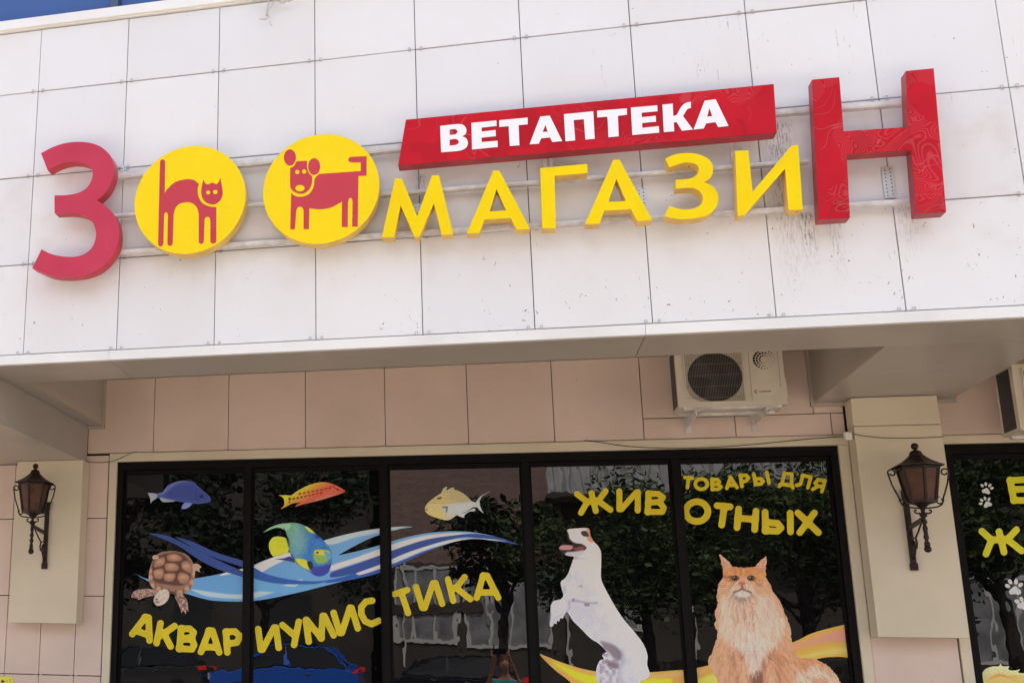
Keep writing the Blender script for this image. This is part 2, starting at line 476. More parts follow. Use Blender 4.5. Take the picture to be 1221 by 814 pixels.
# blue windows of the storey above
wn = MB(); wn.box(-6.6, 13.2, .02, .16, 7.50, 7.598); wn.build('upper_sill', TRIMW, bld)
for i in range(-5, 9):
    x0 = 1.0+i*1.4-.55; x1 = x0+1.4
    f = MB(); f.box(x0, x0+.05, .055, .14, 5.632, 7.498); f.box(x0+.052, x1-.002, .055, .14, 5.632, 5.66)
    fr = f.build('upper_window', mat('blue_frame', (.06, .09, .16, 1), .35) if 'blue_frame' not in MATS else MATS['blue_frame'], bld)
    p = MB(); p.box(x0+.052, x1-.002, .10, .12, 5.662, 7.496); po = p.build('pane', BLUEGLASS, fr)
# ---- beams under the soffit
def beamparts(x0, x1, z0, ytop0, name, joints=(), trims=True):
    """a boxed beam: underside sheets, side sheets with joints, corner trims"""
    b = MB(); yy = [ytop0]+list(joints)+[D-.002]
    for a, c in zip(yy[:-1], yy[1:]):
        b.box(x0, x1, a+(.0015 if a != ytop0 else 0), c-.0015, z0, z0+.01)
    bo = b.build(name, SOFFIT, bld)
    s = MB()
    s.box(x0, x0+.01, ytop0, D-.002, z0+.011, 3.928); s.build('beam_side', SOFFIT, bo)
    s = MB(); s.box(x1-.01, x1, ytop0, D-.002, z0+.011, 3.928); s.build('beam_side', SOFFIT, bo)
    if trims:
        t = MB()
        for xs, sg in ((x0, -1), (x1, 1)):
            t.box(min(xs, xs+sg*.022), max(xs, xs+sg*.022), D-.022, D-.002, z0-.02, 3.926)
            t.box(min(xs, xs+sg*.004), max(xs, xs+sg*.004), ytop0+.01, D-.03, z0+.004, z0+.05)
        t.box(x0-.022, x1+.022, D-.020, D-.001, z0-.026, z0-.0015)
        t.build('beam_trim', BTRIM, bo)
    return bo
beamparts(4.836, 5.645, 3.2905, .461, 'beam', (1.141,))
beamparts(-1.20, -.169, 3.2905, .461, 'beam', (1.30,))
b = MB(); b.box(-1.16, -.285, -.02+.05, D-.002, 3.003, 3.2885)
b.build('lower_beam', SOFFIT, bld)
# ---- wall tiles of the recess
TJ = .006
def tile(x0, x1, z0, z1, m=TILE, y=D):
    me = panel_mesh(x1-x0-TJ*.8, z1-z0-TJ, .025, 'wall_tile')
    o = link('wall_tile', me, m); o.parent = bld
    o.location = Vector(((x0+x1)/2, y+random.uniform(-.001, .001), (z0+z1)/2))-bld.location
    o.rotation_euler = (random.gauss(0, .0015), 0, random.gauss(0, .0015))
    return o
x0 = .248-.586
xs = [x0+.586*i for i in range(0, 8)]                # ... up to 3.764
xs[0] = -.285
for a, b in zip(xs[:-1], xs[1:]):
    tile(a, b, 3.073, 3.660); tile(a, b, 3.660, 3.93)
tile(3.764, 4.345, 3.073, 3.221); tile(4.345, 4.93, 3.073, 3.221); tile(4.93, 5.01, 3.073, 3.221)
tile(3.764, 4.345, 3.221, 3.66); tile(4.345, 4.83, 3.221, 3.66); tile(4.83, 5.01, 3.221, 3.27)
tile(3.764, 4.83, 3.66, 3.93)
for a, b in ((5.52, 6.02), (6.02, 6.61), (6.61, 7.19), (7.19, 7.78), (7.78, 8.36), (8.36, 8.95)):
    tile(a, b, 3.052, 3.66); tile(a, b, 3.66, 3.93)
zr = [3.155, 2.575, 1.993, 1.414, .834, .25, -.0]
tx = [-6.6]+[-6.156+.556*k for k in range(7)]+[-2.264, -1.708, -1.430, -1.152, -.874, -.596, -.318, -.104]
for a, b in zip(tx[:-1], tx[1:]):
    for c, d in zip(zr[:-1], zr[1:]):
        if c > 3: c = 3.003 if b < -.3 else 3.06
        tile(a, b, d, c)
for a, b in zip(tx[:-1], tx[1:]):
    if b < -1.15: tile(a, min(b, -1.165), 3.006, 3.66); tile(a, min(b, -1.21), 3.663, 3.93)
for k in range(7):
    for c, d in ((3.93, 3.155), (3.155, 2.575), (2.575, 1.993), (1.993, 1.414), (1.414, .834), (.834, .25)): tile(9.47+k*.53, 10.0+k*.53, d, c)
for c, d in ((3.05, 2.575),)+tuple(zip(zr[1:-1], zr[2:])): tile(5.012, 5.50, d, c)
# clips of the tiles
tm = MB()
for sx in (-1, 1): tm.box(sx*.022-.006, sx*.022+.006, -.003, .001, -.006, .006)
tme = tm.mesh('tile_clip')
for a in xs[1:]:
    for z in (3.078, 3.655):
        o = link('tile_clip', tme, CLIP); o.parent = bld; o.location = Vector((a, D-.001, z))-bld.location
for a in (4.345, 4.93):
    for z in (3.078, 3.221):
        o = link('tile_clip', tme, CLIP); o.parent = bld; o.location = Vector((a, D-.001, z))-bld.location
for a in (-.596, -.318):
    for z in (1.993, 1.414, 2.575):
        o = link('tile_clip', tme, CLIP); o.parent = bld; o.location = Vector((a, D-.001, z))-bld.location
# ---- cream column boards behind the lanterns
q = MB(); q.box(-.795, -.258, D-.15, D-.0105, 1.787, 3.001); bevel(q.build('column_board', CREAM, bld), .003)
q = MB(); q.box(5.017, 5.513, D-.15, D-.0105, 1.777, 3.098); bevel(q.build('column_board', CREAM, bld), .003)
q = MB(); q.box(5.017, 5.513, D-.15, D-.0105, 3.102, 3.287); bevel(q.build('column_board', CREAM, bld), .003)
# ---- shop windows
def shop_window(x0, x1, mull, trim_l=True, trim_r=True, z0=.3, zt=3.004, ztrim=3.070):
    f = MB(); Y0 = D+.012
    f.box(x0, x1, Y0, Y0+.09, zt-.062, zt); f.box(x0, x0+.045, Y0, Y0+.09, z0, zt-.0625); f.box(x1-.045, x1, Y0, Y0+.09, z0, zt-.0625)
    f.box(x0, x1, Y0, Y0+.09, z0-.06, z0-.0005)
    fo = f.build('shop_window', BLACKF, bld)
    for mx in mull:
        q = MB(); q.box(mx-.024, mx+.024, Y0+.002, Y0+.088, z0, zt-.0625); q.build('mullion', BLACKF, fo)
    ed = [x0+.045]+[m for m in mull]+[x1-.045]
    for i, (a, b) in enumerate(zip(ed[:-1], ed[1:])):
        a2 = a+(.0245 if i else .0005); b2 = b-(.0245 if i < len(ed)-2 else .0005)
        q = MB(); q.add([(a2, GY, z0), (b2, GY, z0), (b2, GY, zt-.063), (a2, GY, zt-.063)], [(0, 1, 2, 3)]); 
        q.build('pane', GLASS, fo, fix=False)
        q = MB(); q.box(a2, b2, GY-.014, GY+.01, zt-.094, zt-.0632); q.box(a2, a2+.016, GY-.012, GY+.01, z0, zt-.0945); q.box(b2-.016, b2, GY-.012, GY+.01, z0, zt-.0945)
        q.build('pane_bead', BLACKF, fo)
    t = MB(); t.box(x0-.062, x1+.062, D-.012, D+.03, zt+.0005, ztrim)
    if trim_l: t.box(x0-.060, x0-.0005, D-.011, D+.03, z0-.2, zt)
    if trim_r: t.box(x1+.0005, x1+.060, D-.011, D+.03, z0-.2, zt)
    bevel(t.build('window_trim', CREAM, bld), .002)
    return fo
shop_window(-.035, 4.952, [.988, 1.988, 2.970, 3.950])
shop_window(5.566, 9.40, [6.56, 7.55, 8.5], True, True, .3, 2.996, 3.050)
q = MB(); q.box(-.1, 5.01, D-.02, D+.05, -.0, .1); q.build('plinth', TILE, bld)

# ================================================================== THE SIGN
FY = -.150; FB = -.074
def sign_part(name, loops, mats, y0=FY, y1=FB, bev=.0022, parent=None, Yt=None):
    q = MB(); slab(q, [to_world(spline(lp), Yt if Yt is not None else y0) for lp in loops], y0, y1)
    return q
def letter(loops, mats, label, cat='sign letter', group=None, name='sign_letter', y0=FY, y1=FB):
    q = sign_part(name, loops, mats, y0, y1)
    o = bevel(q.build(name, mats), .0022)
    xs_ = [v[0] for v in q.v]; zs_ = [v[2] for v in q.v]
    c = Vector(((min(xs_)+max(xs_))/2, y1, min(zs_)))
    o.data.transform(Matrix.Translation(-c)); o.location = c
    return tag(o, label, cat, group)
Z = zoomed
letter([Z([(85, 103, 0), (150, 70), (220, 48), (300, 42), (375, 54), (430, 85), (466, 130), (478, 185), (470, 245), (438, 308), (388, 358, 0),
           (440, 392), (485, 445), (503, 510), (500, 585), (470, 655), (415, 715), (350, 750), (280, 765), (210, 770), (130, 760), (38, 722, 0), (88, 620, 0),
           (140, 645), (200, 658), (265, 660), (320, 645), (360, 610), (380, 560), (378, 510), (355, 462), (310, 434), (250, 423), (158, 425, 0), (158, 330, 0),
           (225, 328), (290, 315), (335, 285), (360, 240), (362, 200), (345, 170), (300, 152), (240, 150), (180, 165), (122, 196, 0)], 30, 160, 4.52)],
       [PINKRED, PINKSIDE], 'large faded pinkish red letter З at the left end of the sign')
letter([Z(cor(70, 97, 197, 85, 217, 335, 514, 315, 504, 57, 634, 44, 692, 708, 553, 718, 530, 422, 232, 443, 247, 735, 103, 745), 950, 70, 3.876)],
       [RED, REDSIDE], 'large dark red letter Н with wrinkled film at the right end of the sign')
YM = [YEL, YSIDE]; GL = 'yellow letters of the sign'
letter([Z(cor(135, 145, 187, 145, 305, 435, 418, 122, 472, 120, 582, 575, 492, 580, 432, 340, 320, 595, 285, 595, 178, 355, 128, 597, 32, 600), 450, 190, 6.426)],
       YM, 'yellow letter М, right beside the round dog disc', group=GL)
letter([Z(cor(888, 85, 935, 85, 1172, 535, 1070, 540, 1020, 450, 820, 462, 780, 565, 683, 570), 450, 190, 6.426), Z(cor(913, 230, 985, 390, 860, 398), 450, 190, 6.426)],
       YM, 'yellow letter А just right of the yellow М, the first of the two', group=GL)
letter([Z(cor(105, 150, 520, 113, 524, 195, 232, 220, 243, 682, 122, 685), 630, 180, 7.4)], YM, 'yellow letter Г under the middle of the red banner', group=GL)
letter([Z(cor(750, 78, 805, 75, 1095, 610, 962, 622, 905, 515, 668, 527, 630, 642, 497, 648), 630, 180, 7.4), Z(cor(777, 250, 860, 440, 708, 448), 630, 180, 7.4)],
       YM, 'yellow letter А just left of the yellow З, partly covering a perforated plate', group=GL)
letter([Z([(85, 190, 0), (150, 158), (230, 145), (320, 150), (400, 180), (445, 230), (450, 290), (430, 335), (383, 368, 0), (440, 395), (480, 440), (492, 495), (475, 560),
           (425, 610), (350, 638), (260, 650), (160, 648), (78, 628, 0), (118, 550, 0), (180, 570), (240, 576), (300, 570), (350, 545), (373, 505), (365, 460), (330, 425), (270, 411),
           (165, 418, 0), (165, 350, 0), (230, 345), (290, 335), (330, 305), (343, 265), (325, 235), (280, 220), (220, 221), (115, 255, 0)], 780, 160, 6.426)],
       YM, 'yellow letter З, smaller than the red one, under the right part of the banner', group=GL)
letter([Z(cor(620, 127, 722, 123, 755, 440, 1055, 85, 1105, 82, 1140, 580, 1030, 585, 1003, 265, 690, 622, 640, 628), 780, 160, 6.426)],
       YM, 'yellow letter И, right beside the big red Н', group=GL)
# round discs
def disc(px_, py_, pr_, label):
    a_, b_ = P1(px_-pr_[0], py_+pr_[2], FY), P1(px_+pr_[1], py_-pr_[2], FY); t_, u_ = P1(px_, pr_[3], FY), P1(px_, pr_[4], FY)
    cx, cz, r = (a_.x+b_.x)/2, (t_.z+u_.z)/2, ((b_.x-a_.x)+(t_.z-u_.z))/4
    e = empty('sign_disc', (cx, FB, cz), label, 'sign disc', 'round yellow discs of the sign')
    q = MB(); lp = [Vector((cx+r*math.cos(a), 0, cz+r*math.sin(a))) for a in np.linspace(0, 2*math.pi, 97)[:-1]]
    slab(q, [lp], FY, FB); o = q.build('disc_body', [YELR, YSIDE], e); bevel(o, .0025)
    return e
def film(loops, e, name, m, dy=.0012):
    q = MB(); slab(q, [to_world(spline(lp), FY) for lp in loops], FY-dy, FY-.0002, 0, 1, back=False)
    return q.build(name, [m, OUTL], e)
dc = disc(226.5, 240, (65.5, 65.5, 0, 174, 303), 'yellow round disc with a red arched cat, next to the big З')
film([Z([(208, 172, 0), (211, 160), (223, 155), (235, 160), (239, 172, 0), (236, 360, 0), (256, 330), (300, 292), (360, 275), (410, 278), (443, 302, 0), (436, 335), (441, 380), (465, 418), (505, 438), (549, 443, 0),
         (549, 640, 0), (546, 657), (530, 663), (515, 657), (513, 640, 0), (513, 525, 0), (509, 508), (495, 501), (481, 509), (477, 525, 0), (474, 640, 0), (470, 660), (458, 666), (445, 659), (443, 640, 0), (443, 485, 0),
         (432, 447), (405, 420), (370, 413), (330, 421), (302, 447), (290, 490, 0), (285, 655, 0), (280, 672), (268, 678), (255, 671), (253, 655, 0), (256, 490, 0), (252, 478), (243, 474), (235, 480), (232, 498, 0),
         (228, 660, 0), (222, 676), (210, 681), (198, 673), (196, 655, 0)], 150, 160, 5.0875)], dc, 'cat_figure', FIG)
film([Z([(470, 278, 0), (490, 305), (525, 296), (555, 302), (574, 266, 0), (585, 330), (587, 368), (571, 405), (536, 426), (500, 421), (470, 396), (458, 360), (461, 320)], 150, 160, 5.0875),
      Z(ell(500, 354, 13, 12, 14), 150, 160, 5.0875), Z(ell(543, 351, 14, 13, 14), 150, 160, 5.0875)], dc, 'cat_head', FIG)
dd = disc(383, 226, (68, 68, 0, 159, 292), 'yellow round disc with a red dog, between the cat disc and the М')
zz = (330, 150, 5.087)
film([Z([(88, 408, 0), (110, 425), (150, 431), (195, 415), (223, 372), (232, 320), (258, 293, 0), (510, 275, 0), (510, 222, 0), (450, 222), (434, 208), (447, 191), (545, 185, 0), (545, 302, 0), (495, 306, 0), (491, 612, 0), (458, 612, 0),
         (460, 462, 0), (456, 443), (446, 438), (437, 444), (432, 465, 0), (430, 614, 0), (395, 614, 0), (396, 460, 0), (330, 495), (260, 507), (198, 500, 0), (195, 627, 0), (163, 627, 0), (163, 512, 0), (155, 496), (140, 491), (126, 497),
         (118, 515, 0), (110, 628, 0), (82, 628, 0)], *zz)], dd, 'dog_figure', FIG)
film([Z([(82, 256, 0), (104, 246), (120, 216, 0), (184, 213, 0), (184, 255), (196, 290), (213, 306), (213, 345), (200, 382), (172, 407), (142, 413), (106, 400), (83, 372)], *zz),
      Z(ell(125, 281, 13, 13, 14), *zz), Z(ell(166, 278, 13, 13, 14), *zz), Z(ell(141, 379, 28, 20, 18), *zz)], dd, 'dog_head', FIG)
film([Z(ell(80, 193, 36, 49), *zz)], dd, 'dog_ear', FIG); film([Z(ell(227, 248, 36, 50), *zz)], dd, 'dog_ear', FIG, .0016)
# red banner box
e = empty('sign_banner', tuple(P1(700, 170, FY)), 'long slanted red banner box with white letters ВЕТАПТЕКА', 'sign')
q = sign_part('b', [cor(483.8, 142.8, 922.8, 100.2, 926.5, 158.2, 474.6, 197.3)], None, FY-.005, FB)
bevel(q.build('banner_box', [RED, REDSIDE], e), .003)
def bl(loops, ox, oy, s):
    q = MB(); slab(q, [to_world(spline(Z(lp, ox, oy, s)), FY-.005) for lp in loops], FY-.0095, FY-.0052, 0, 1, back=False)
    q.build('letter', [WHITE, OUTL], e)
A1 = (510, 110, 6.426); A2 = (690, 90, 4.884)
bl([[(95, 262, 0), (225, 248), (275, 256), (297, 290), (289, 325), (264, 341, 0), (296, 357), (308, 395), (292, 430), (245, 451), (103, 464, 0)],
    [(168, 290, 0), (212, 287), (228, 306), (212, 326), (168, 330, 0)], [(168, 367, 0), (218, 362), (238, 383), (220, 405), (168, 412, 0)]], *A1)
bl([cor(335, 238, 527, 220, 528, 262, 413, 275, 413, 305, 520, 293, 522, 340, 413, 352, 413, 385, 535, 375, 537, 423, 340, 442)], *A1)
bl([cor(548, 218, 765, 198, 766, 250, 697, 256, 702, 410, 628, 416, 620, 264, 548, 270)], *A1)
bl([cor(862, 190, 935, 183, 1030, 378, 955, 385, 935, 350, 868, 358, 852, 398, 780, 403), cor(902, 255, 918, 305, 880, 308)], *A1)
bl([cor(1043, 172, 1268, 150, 1279, 361, 1207, 366, 1196, 211, 1118, 218, 1130, 373, 1055, 380)], *A1)
bl([cor(107, 208, 280, 195, 281, 232, 228, 238, 233, 357, 173, 363, 167, 243, 108, 248)], *A2)
bl([cor(303, 190, 457, 177, 459, 212, 366, 220, 367, 246, 448, 238, 450, 272, 369, 280, 370, 308, 466, 298, 468, 336, 312, 350)], *A2)
bl([[(487, 173, 0), (547, 167, 0), (550, 238, 0), (570, 232), (597, 185), (622, 164), (652, 156, 0), (653, 192, 0), (630, 202), (607, 240, 0), (665, 318, 0), (600, 325, 0), (570, 275, 0), (553, 277, 0), (556, 328, 0), (495, 333, 0)]], *A2)
bl([cor(733, 150, 797, 142, 872, 297, 812, 304, 795, 275, 742, 282, 727, 312, 668, 318), cor(760, 193, 777, 240, 748, 243)], *A2)
# rails
def rail(a, b, hh, label, y=-.047, hy=.020):
    A, B = P1(*a, y-hy), P1(*b, y-hy); A.y = B.y = y
    q = MB(); c = (A+B)/2
    q.bar(A-c, B-c, hy, hh); q.bar(A-c+Vector((0, -hy-.001, -hh*.45)), B-c+Vector((0, -hy-.001, -hh*.45)), .0015, hh*.12)
    o = bevel(q.build('mounting_rail', STEEL), .002); o.location = c
    return tag(o, label, 'rail', 'steel rails that carry the sign')
rail((118, 211), (482, 175), .020, 'upper steel rail behind the round discs, from the big З to the banner')
rail((915, 134.5), (1085, 121), .015, 'upper steel rail from the banner end to the big red Н')
rail((112, 258.5), (965, 191), .011, 'middle steel rail behind the yellow letters')
rail((120, 301.5), (1090, 239), .0125, 'lowest long steel rail under the whole sign')
def perf_mat():
    m = mat('perforated_plate', (.62, .64, .64, 1), .4, .4)
    return m
PERF = perf_mat()
def bracket(x, z0, z1, wd, label):
    e_ = empty('mounting_bracket', (x, -.003, z0), label, 'bracket', 'perforated wall brackets behind the sign')
    q = MB(); q.box(x-wd/2, x+wd/2, -.012, -.003, z0, z1); q.build('plate', PERF, e_)
    q = MB(); z = z0+.012; k = 0
    while z < z1-.008:
        for j in (-1, 1):
            cx = x+j*wd*.24; cz = z+(.006 if j > 0 else 0)
            q.lathe([(.0035, -.0128), (.0035, -.0121)], (cx, 0, cz), 8, ax='y')
        z += .02
    q.build('plate_holes', DARK, e_)
    return e_
def wx(px, py, Y=-.01): p = P1(px, py, Y); return p.x, p.z
a = wx(1062, 236); b_ = wx(1062, 199); bracket(a[0], a[1], b_[1], .052, 'tall perforated steel plate seen between the legs of the red Н')
a = wx(766, 248); b_ = wx(766, 224); bracket(a[0], a[1]-.03, b_[1], .045, 'small perforated plate between the yellow А and the yellow З')
a = wx(498, 254); b_ = wx(498, 245); bracket(a[0], a[1], b_[1]+.01, .038, 'perforated plate in the notch of the yellow М')
a = wx(147, 214); b_ = wx(147, 197); bracket(a[0], a[1], b_[1], .035, 'small perforated plate at the right side of the big З')
for px, y0_, y1_, lb in ((650.5, 186, 216, 'short upright bar over the left end of the yellow Г'), (658, 186, 216, 'short upright bar just right of its twin over the Г'), (874.5, 168, 200, 'short upright bar between the banner and the yellow И')):
    A, B = P1(px, y0_, -.10), P1(px, y1_, -.10); q = MB(); q.box(-.009, .009, -.01, .01, 0, A.z-B.z)
    o = q.build('sign_strut', STEEL); o.location = (A.x, -.045, B.z); tag(o, lb, 'strut', 'short struts behind the sign')

# ================================================================== STICKERS ON THE GLASS
EW = 1.55                 # what the shade of the recess takes from printed colours
def sdf_poly(pts, X, Y):
    P = np.asarray(pts); Q = np.roll(P, -1, axis=0)
    d = np.full(X.shape, 1e9); ins = np.zeros(X.shape, bool)
    for (ax, ay), (bx, by) in zip(P, Q):
        ex, ey = bx-ax, by-ay; L = ex*ex+ey*ey+1e-12
        t = np.clip(((X-ax)*ex+(Y-ay)*ey)/L, 0, 1)
        d = np.minimum(d, (X-ax-t*ex)**2+(Y-ay-t*ey)**2)
        c = (ay > Y) != (by > Y)
        with np.errstate(divide='ignore', invalid='ignore'):
            xi = ax+(Y-ay)*ex/(ey if abs(ey) > 1e-12 else 1e-12)
        ins ^= c & (X < xi)
    d = np.sqrt(d); return np.where(ins, -d, d)
def sdf_line(pts, r, X, Y):
    d = np.full(X.shape, 1e9)
    for (ax, ay), (bx, by) in zip(pts[:-1], pts[1:]):
        ex, ey = bx-ax, by-ay; L = ex*ex+ey*ey+1e-12
        t = np.clip(((X-ax)*ex+(Y-ay)*ey)/L, 0, 1)
        d = np.minimum(d, (X-ax-t*ex)**2+(Y-ay-t*ey)**2)
    return np.sqrt(d)-r
def vnoise(X, Y, sx, sy, seed=0, ang=0):
    r2 = np.random.default_rng(seed); T = r2.random((64, 64))
    ca, sa = math.cos(ang), math.sin(ang)
    u = (X*ca+Y*sa)/sx; v = (-X*sa+Y*ca)/sy
    iu, iv = np.floor(u).astype(int), np.floor(v).astype(int); fu, fv = u-iu, v-iv
    fu = fu*fu*(3-2*fu); fv = fv*fv*(3-2*fv)
    g = lambda a, b: T[a % 64, b % 64]
    return (g(iu, iv)*(1-fu)+g(iu+1, iv)*fu)*(1-fv)+(g(iu, iv+1)*(1-fu)+g(iu+1, iv+1)*fu)*fv
def field_mesh(name, f, x0, y0, nx, ny, st, Y, cols=None):
    """filled contour of field f<0 on a pixel grid laid on plane y=Y"""
    ids = -np.ones((ny, nx), int); ins = f < 0
    jj, ii = np.nonzero(ins); ids[jj, ii] = np.arange(len(jj))
    px = list(x0+ii*st); py = list(y0+jj*st)
    c = list(map(tuple, cols[jj, ii])) if cols is not None else None
    a, b, c2, d = ins[:-1, :-1], ins[:-1, 1:], ins[1:, 1:], ins[1:, :-1]
    full = a & b & c2 & d; some = (a | b | c2 | d) & ~full
    J, I = np.nonzero(full)
    faces = np.stack([ids[J, I], ids[J+1, I], ids[J+1, I+1], ids[J, I+1]], 1).tolist()
    cross = {}
    def cp(j1, i1, j2, i2):
        k = (j1, i1, j2, i2) if (j1, i1) < (j2, i2) else (j2, i2, j1, i1)
        if k in cross: return cross[k]
        f1, f2 = f[j1, i1], f[j2, i2]; t = f1/(f1-f2)
        cross[k] = len(px); px.append(x0+(i1+(i2-i1)*t)*st); py.append(y0+(j1+(j2-j1)*t)*st)
        if c is not None: c.append(tuple(cols[j1, i1] if f1 < 0 else cols[j2, i2]))
        return cross[k]
    J, I = np.nonzero(some)
    for j, i in zip(J.tolist(), I.tolist()):
        q = [(j, i), (j+1, i), (j+1, i+1), (j, i+1)]; poly = []
        for k in range(4):
            p, n_ = q[k], q[(k+1) % 4]
            if ins[p]: poly.append(int(ids[p]))
            if ins[p] != ins[n_]: poly.append(cp(p[0], p[1], n_[0], n_[1]))
        if len(poly) > 2: faces.append(poly)
    P = onY(np.array(px), np.array(py), Y)
    me = bpy.data.meshes.new(name); me.from_pydata(P.tolist(), [], faces)
    if c is not None:
        ca = me.color_attributes.new('print', 'FLOAT_COLOR', 'POINT')
        arr = np.ones((len(px), 4), np.float32); arr[:, :3] = np.array(c); ca.data.foreach_set('color', arr.ravel())
    return me
def print_mat(name, rough=.35):
    m = mat(name, (1, 1, 1, 1), rough); at = N(m, 'ShaderNodeAttribute', attribute_name='print')
    m.node_tree.links.new(at.outputs['Color'], m.node_tree.nodes['Principled BSDF'].inputs['Base Color']); return m
PRINT = print_mat('printed_film')
WYEL = mat('yellow_window_film', (.83, .66, .004, 1), .42, var=.12, vscale=5)
WYEL2 = mat('lemon_window_film', (.82, .78, .01, 1), .42, var=.1, vscale=5)
STY = GY-.0012
def grid(pts, pad, st):
    P = np.array(pts); x0, y0 = P.min(0)-pad; x1, y1 = P.max(0)+pad
    nx, ny = int((x1-x0)/st)+1, int((y1-y0)/st)+1
    X, Y = np.meshgrid(x0+np.arange(nx)*st, y0+np.arange(ny)*st); return X, Y, x0, y0, nx, ny
def glyph(strokes, r, ox, oy, s, parent, m=WYEL, st=.45, Y=STY, name='letter'):
    pts = [(p[0]/s+ox, p[1]/s+oy) for sk in strokes for p in sk]
    X, Yg, x0, y0, nx, ny = grid(pts, r/s+1.6, st); f = np.full(X.shape, 1e9); r = r*1.07
    k = .55*r/s                                   # smooth union rounds the inner corners
    for sk in strokes:
        d = sdf_line([(p[0]/s+ox, p[1]/s+oy) for p in sk], r/s, X, Yg)
        h = np.clip(.5+.5*(d-f)/k, 0, 1); f = np.where(f > 1e8, d, d*(1-h)+f*h-k*h*(1-h))
    me = field_mesh(name, f, x0, y0, nx, ny, st, Y); o = link(name, me, m); world_parent(o, parent); return o
def word(label, at, sets, m=WYEL):
    e_ = empty('window_lettering', tuple(P1(*at, STY)), label, 'lettering')
    for strokes, r, zr_ in sets:
        for L in strokes: glyph(L, r, *zr_, e_, m)
    return e_
def ring(cx, cy, rx, ry, n=26): return [(cx+rx*math.cos(2*math.pi*i/n), cy+ry*math.sin(2*math.pi*i/n)) for i in range(n+1)]
word('long yellow word АКВАРИУМИСТИКА curving across the three left panes', (350, 780), [
    ([[[(215, 118), (97, 270)], [(215, 118), (246, 120), (254, 328)], [(160, 250), (245, 280)]],
      [[(354, 172), (318, 352)], [(482, 197), (390, 262), (340, 285)], [(385, 262), (446, 382)]],
      [[(542, 220), (525, 402)], [(542, 220), (620, 222), (656, 255), (640, 298), (550, 314)], [(550, 314), (640, 320), (660, 368), (640, 408), (525, 402)]],
      [[(795, 240), (722, 432)], [(795, 240), (828, 240), (888, 436)], [(750, 388), (858, 390)]],
      [[(950, 252), (962, 436)], [(950, 250), (1030, 246), (1078, 290), (1048, 348), (965, 358)]]], 28, (145, 720, 7.63)),
    ([[[(92, 355), (115, 530), (130, 530), (228, 342), (245, 342), (268, 515)]],
      [[(300, 320), (385, 395)], [(440, 292), (400, 490)]],
      [[(500, 278), (525, 462)], [(510, 280), (632, 432)], [(632, 432), (645, 242), (658, 242), (738, 408)]],
      [[(738, 216), (790, 388), (808, 388), (878, 172), (892, 174), (945, 348)]],
      [[(1068, 112), (1015, 120), (975, 168), (975, 228), (1008, 288), (1062, 312), (1125, 284)]]], 26, (295, 700, 7.18)),
    ([[[(85, 308), (208, 268)], [(150, 292), (217, 492)]],
      [[(295, 240), (355, 442), (378, 442), (458, 202), (482, 200), (548, 402)]],
      [[(603, 165), (655, 373)], [(765, 142), (690, 238), (640, 262)], [(690, 252), (820, 356)]],
      [[(945, 130), (882, 343)], [(945, 130), (985, 130), (1092, 343)], [(915, 292), (1060, 292)]]], 28, (460, 670, 8.14))])
word('yellow word ЖИВОТНЫХ split over the two right panes, above dog and cat', (830, 610), [
    ([[[(75, 128), (190, 215), (120, 338)], [(395, 96), (312, 205), (450, 305)], [(190, 215), (312, 205)], [(237, 118), (285, 318)]],
      [[(550, 98), (550, 298), (572, 298), (738, 112), (757, 108), (755, 312)]],
      [[(877, 122), (866, 328)], [(877, 122), (985, 127), (1038, 165), (1000, 215), (875, 226)], [(1000, 220), (1048, 280), (1030, 328), (866, 328)]]], 31, (680, 575, 9.39)),
    ([[ring(167, 158, 84, 76)], [[(322, 112), (422, 121)], [(378, 120), (357, 260)]],
      [[(487, 138), (475, 280)], [(620, 155), (610, 295)], [(482, 208), (614, 218)]],
      [[(690, 162), (692, 304)], [(692, 304), (785, 308), (812, 282), (785, 248), (700, 240)]],
      [[(882, 170), (885, 312)]], [[(942, 168), (1098, 318)], [(1068, 168), (956, 318)]]], 24, (805, 585, 6.43))])
word('small yellow words ТОВАРЫ ДЛЯ in an arc at the top of the last pane', (900, 572), [
    ([[[(75, 120), (133, 128)], [(104, 125), (94, 200)]], [ring(201, 172, 46, 40)],
      [[(284, 136), (286, 212)], [(284, 136), (325, 138), (340, 155), (325, 172), (286, 174)], [(330, 174), (352, 194), (330, 212), (286, 212)]],
      [[(425, 122), (396, 205)], [(425, 122), (474, 198)], [(408, 182), (462, 180)]],
      [[(500, 107), (512, 190)], [(500, 107), (545, 104), (562, 126), (545, 148), (508, 156)]],
      [[(603, 95), (618, 175)], [(618, 175), (660, 170), (676, 150), (655, 130), (612, 134)]], [[(703, 82), (720, 165)]],
      [[(838, 92), (895, 95), (892, 182)], [(838, 92), (818, 174)], [(818, 174), (892, 184)], [(806, 176), (799, 190)], [(900, 186), (903, 202)]],
      [[(978, 106), (1040, 118), (1018, 200)], [(978, 106), (962, 172), (932, 182)]],
      [[(1148, 146), (1125, 230)], [(1148, 146), (1095, 140), (1074, 165), (1095, 188), (1136, 190)], [(1092, 190), (1056, 212)]]], 13, (805, 550, 6.43))])
word('lemon yellow letter В at the right edge, on the far right window', (1205, 580), [
    ([[[(328, 92), (362, 268)], [(328, 92), (470, 85), (505, 125), (470, 168), (345, 172)], [(480, 170), (525, 225), (480, 268), (362, 268)]]], 27, (1160, 560, 7.4))], WYEL2)
word('lemon yellow letter Ж on the far right window, below the paw prints', (1190, 650), [
    ([[[(80, 540), (165, 617), (117, 740)], [(385, 527), (305, 612), (430, 712)], [(165, 617), (305, 612)], [(232, 543), (275, 724)]]], 28, (1160, 560, 7.4))], WYEL2)
PAW = mat('white_window_film', (.74, .76, .76, 1), .4)
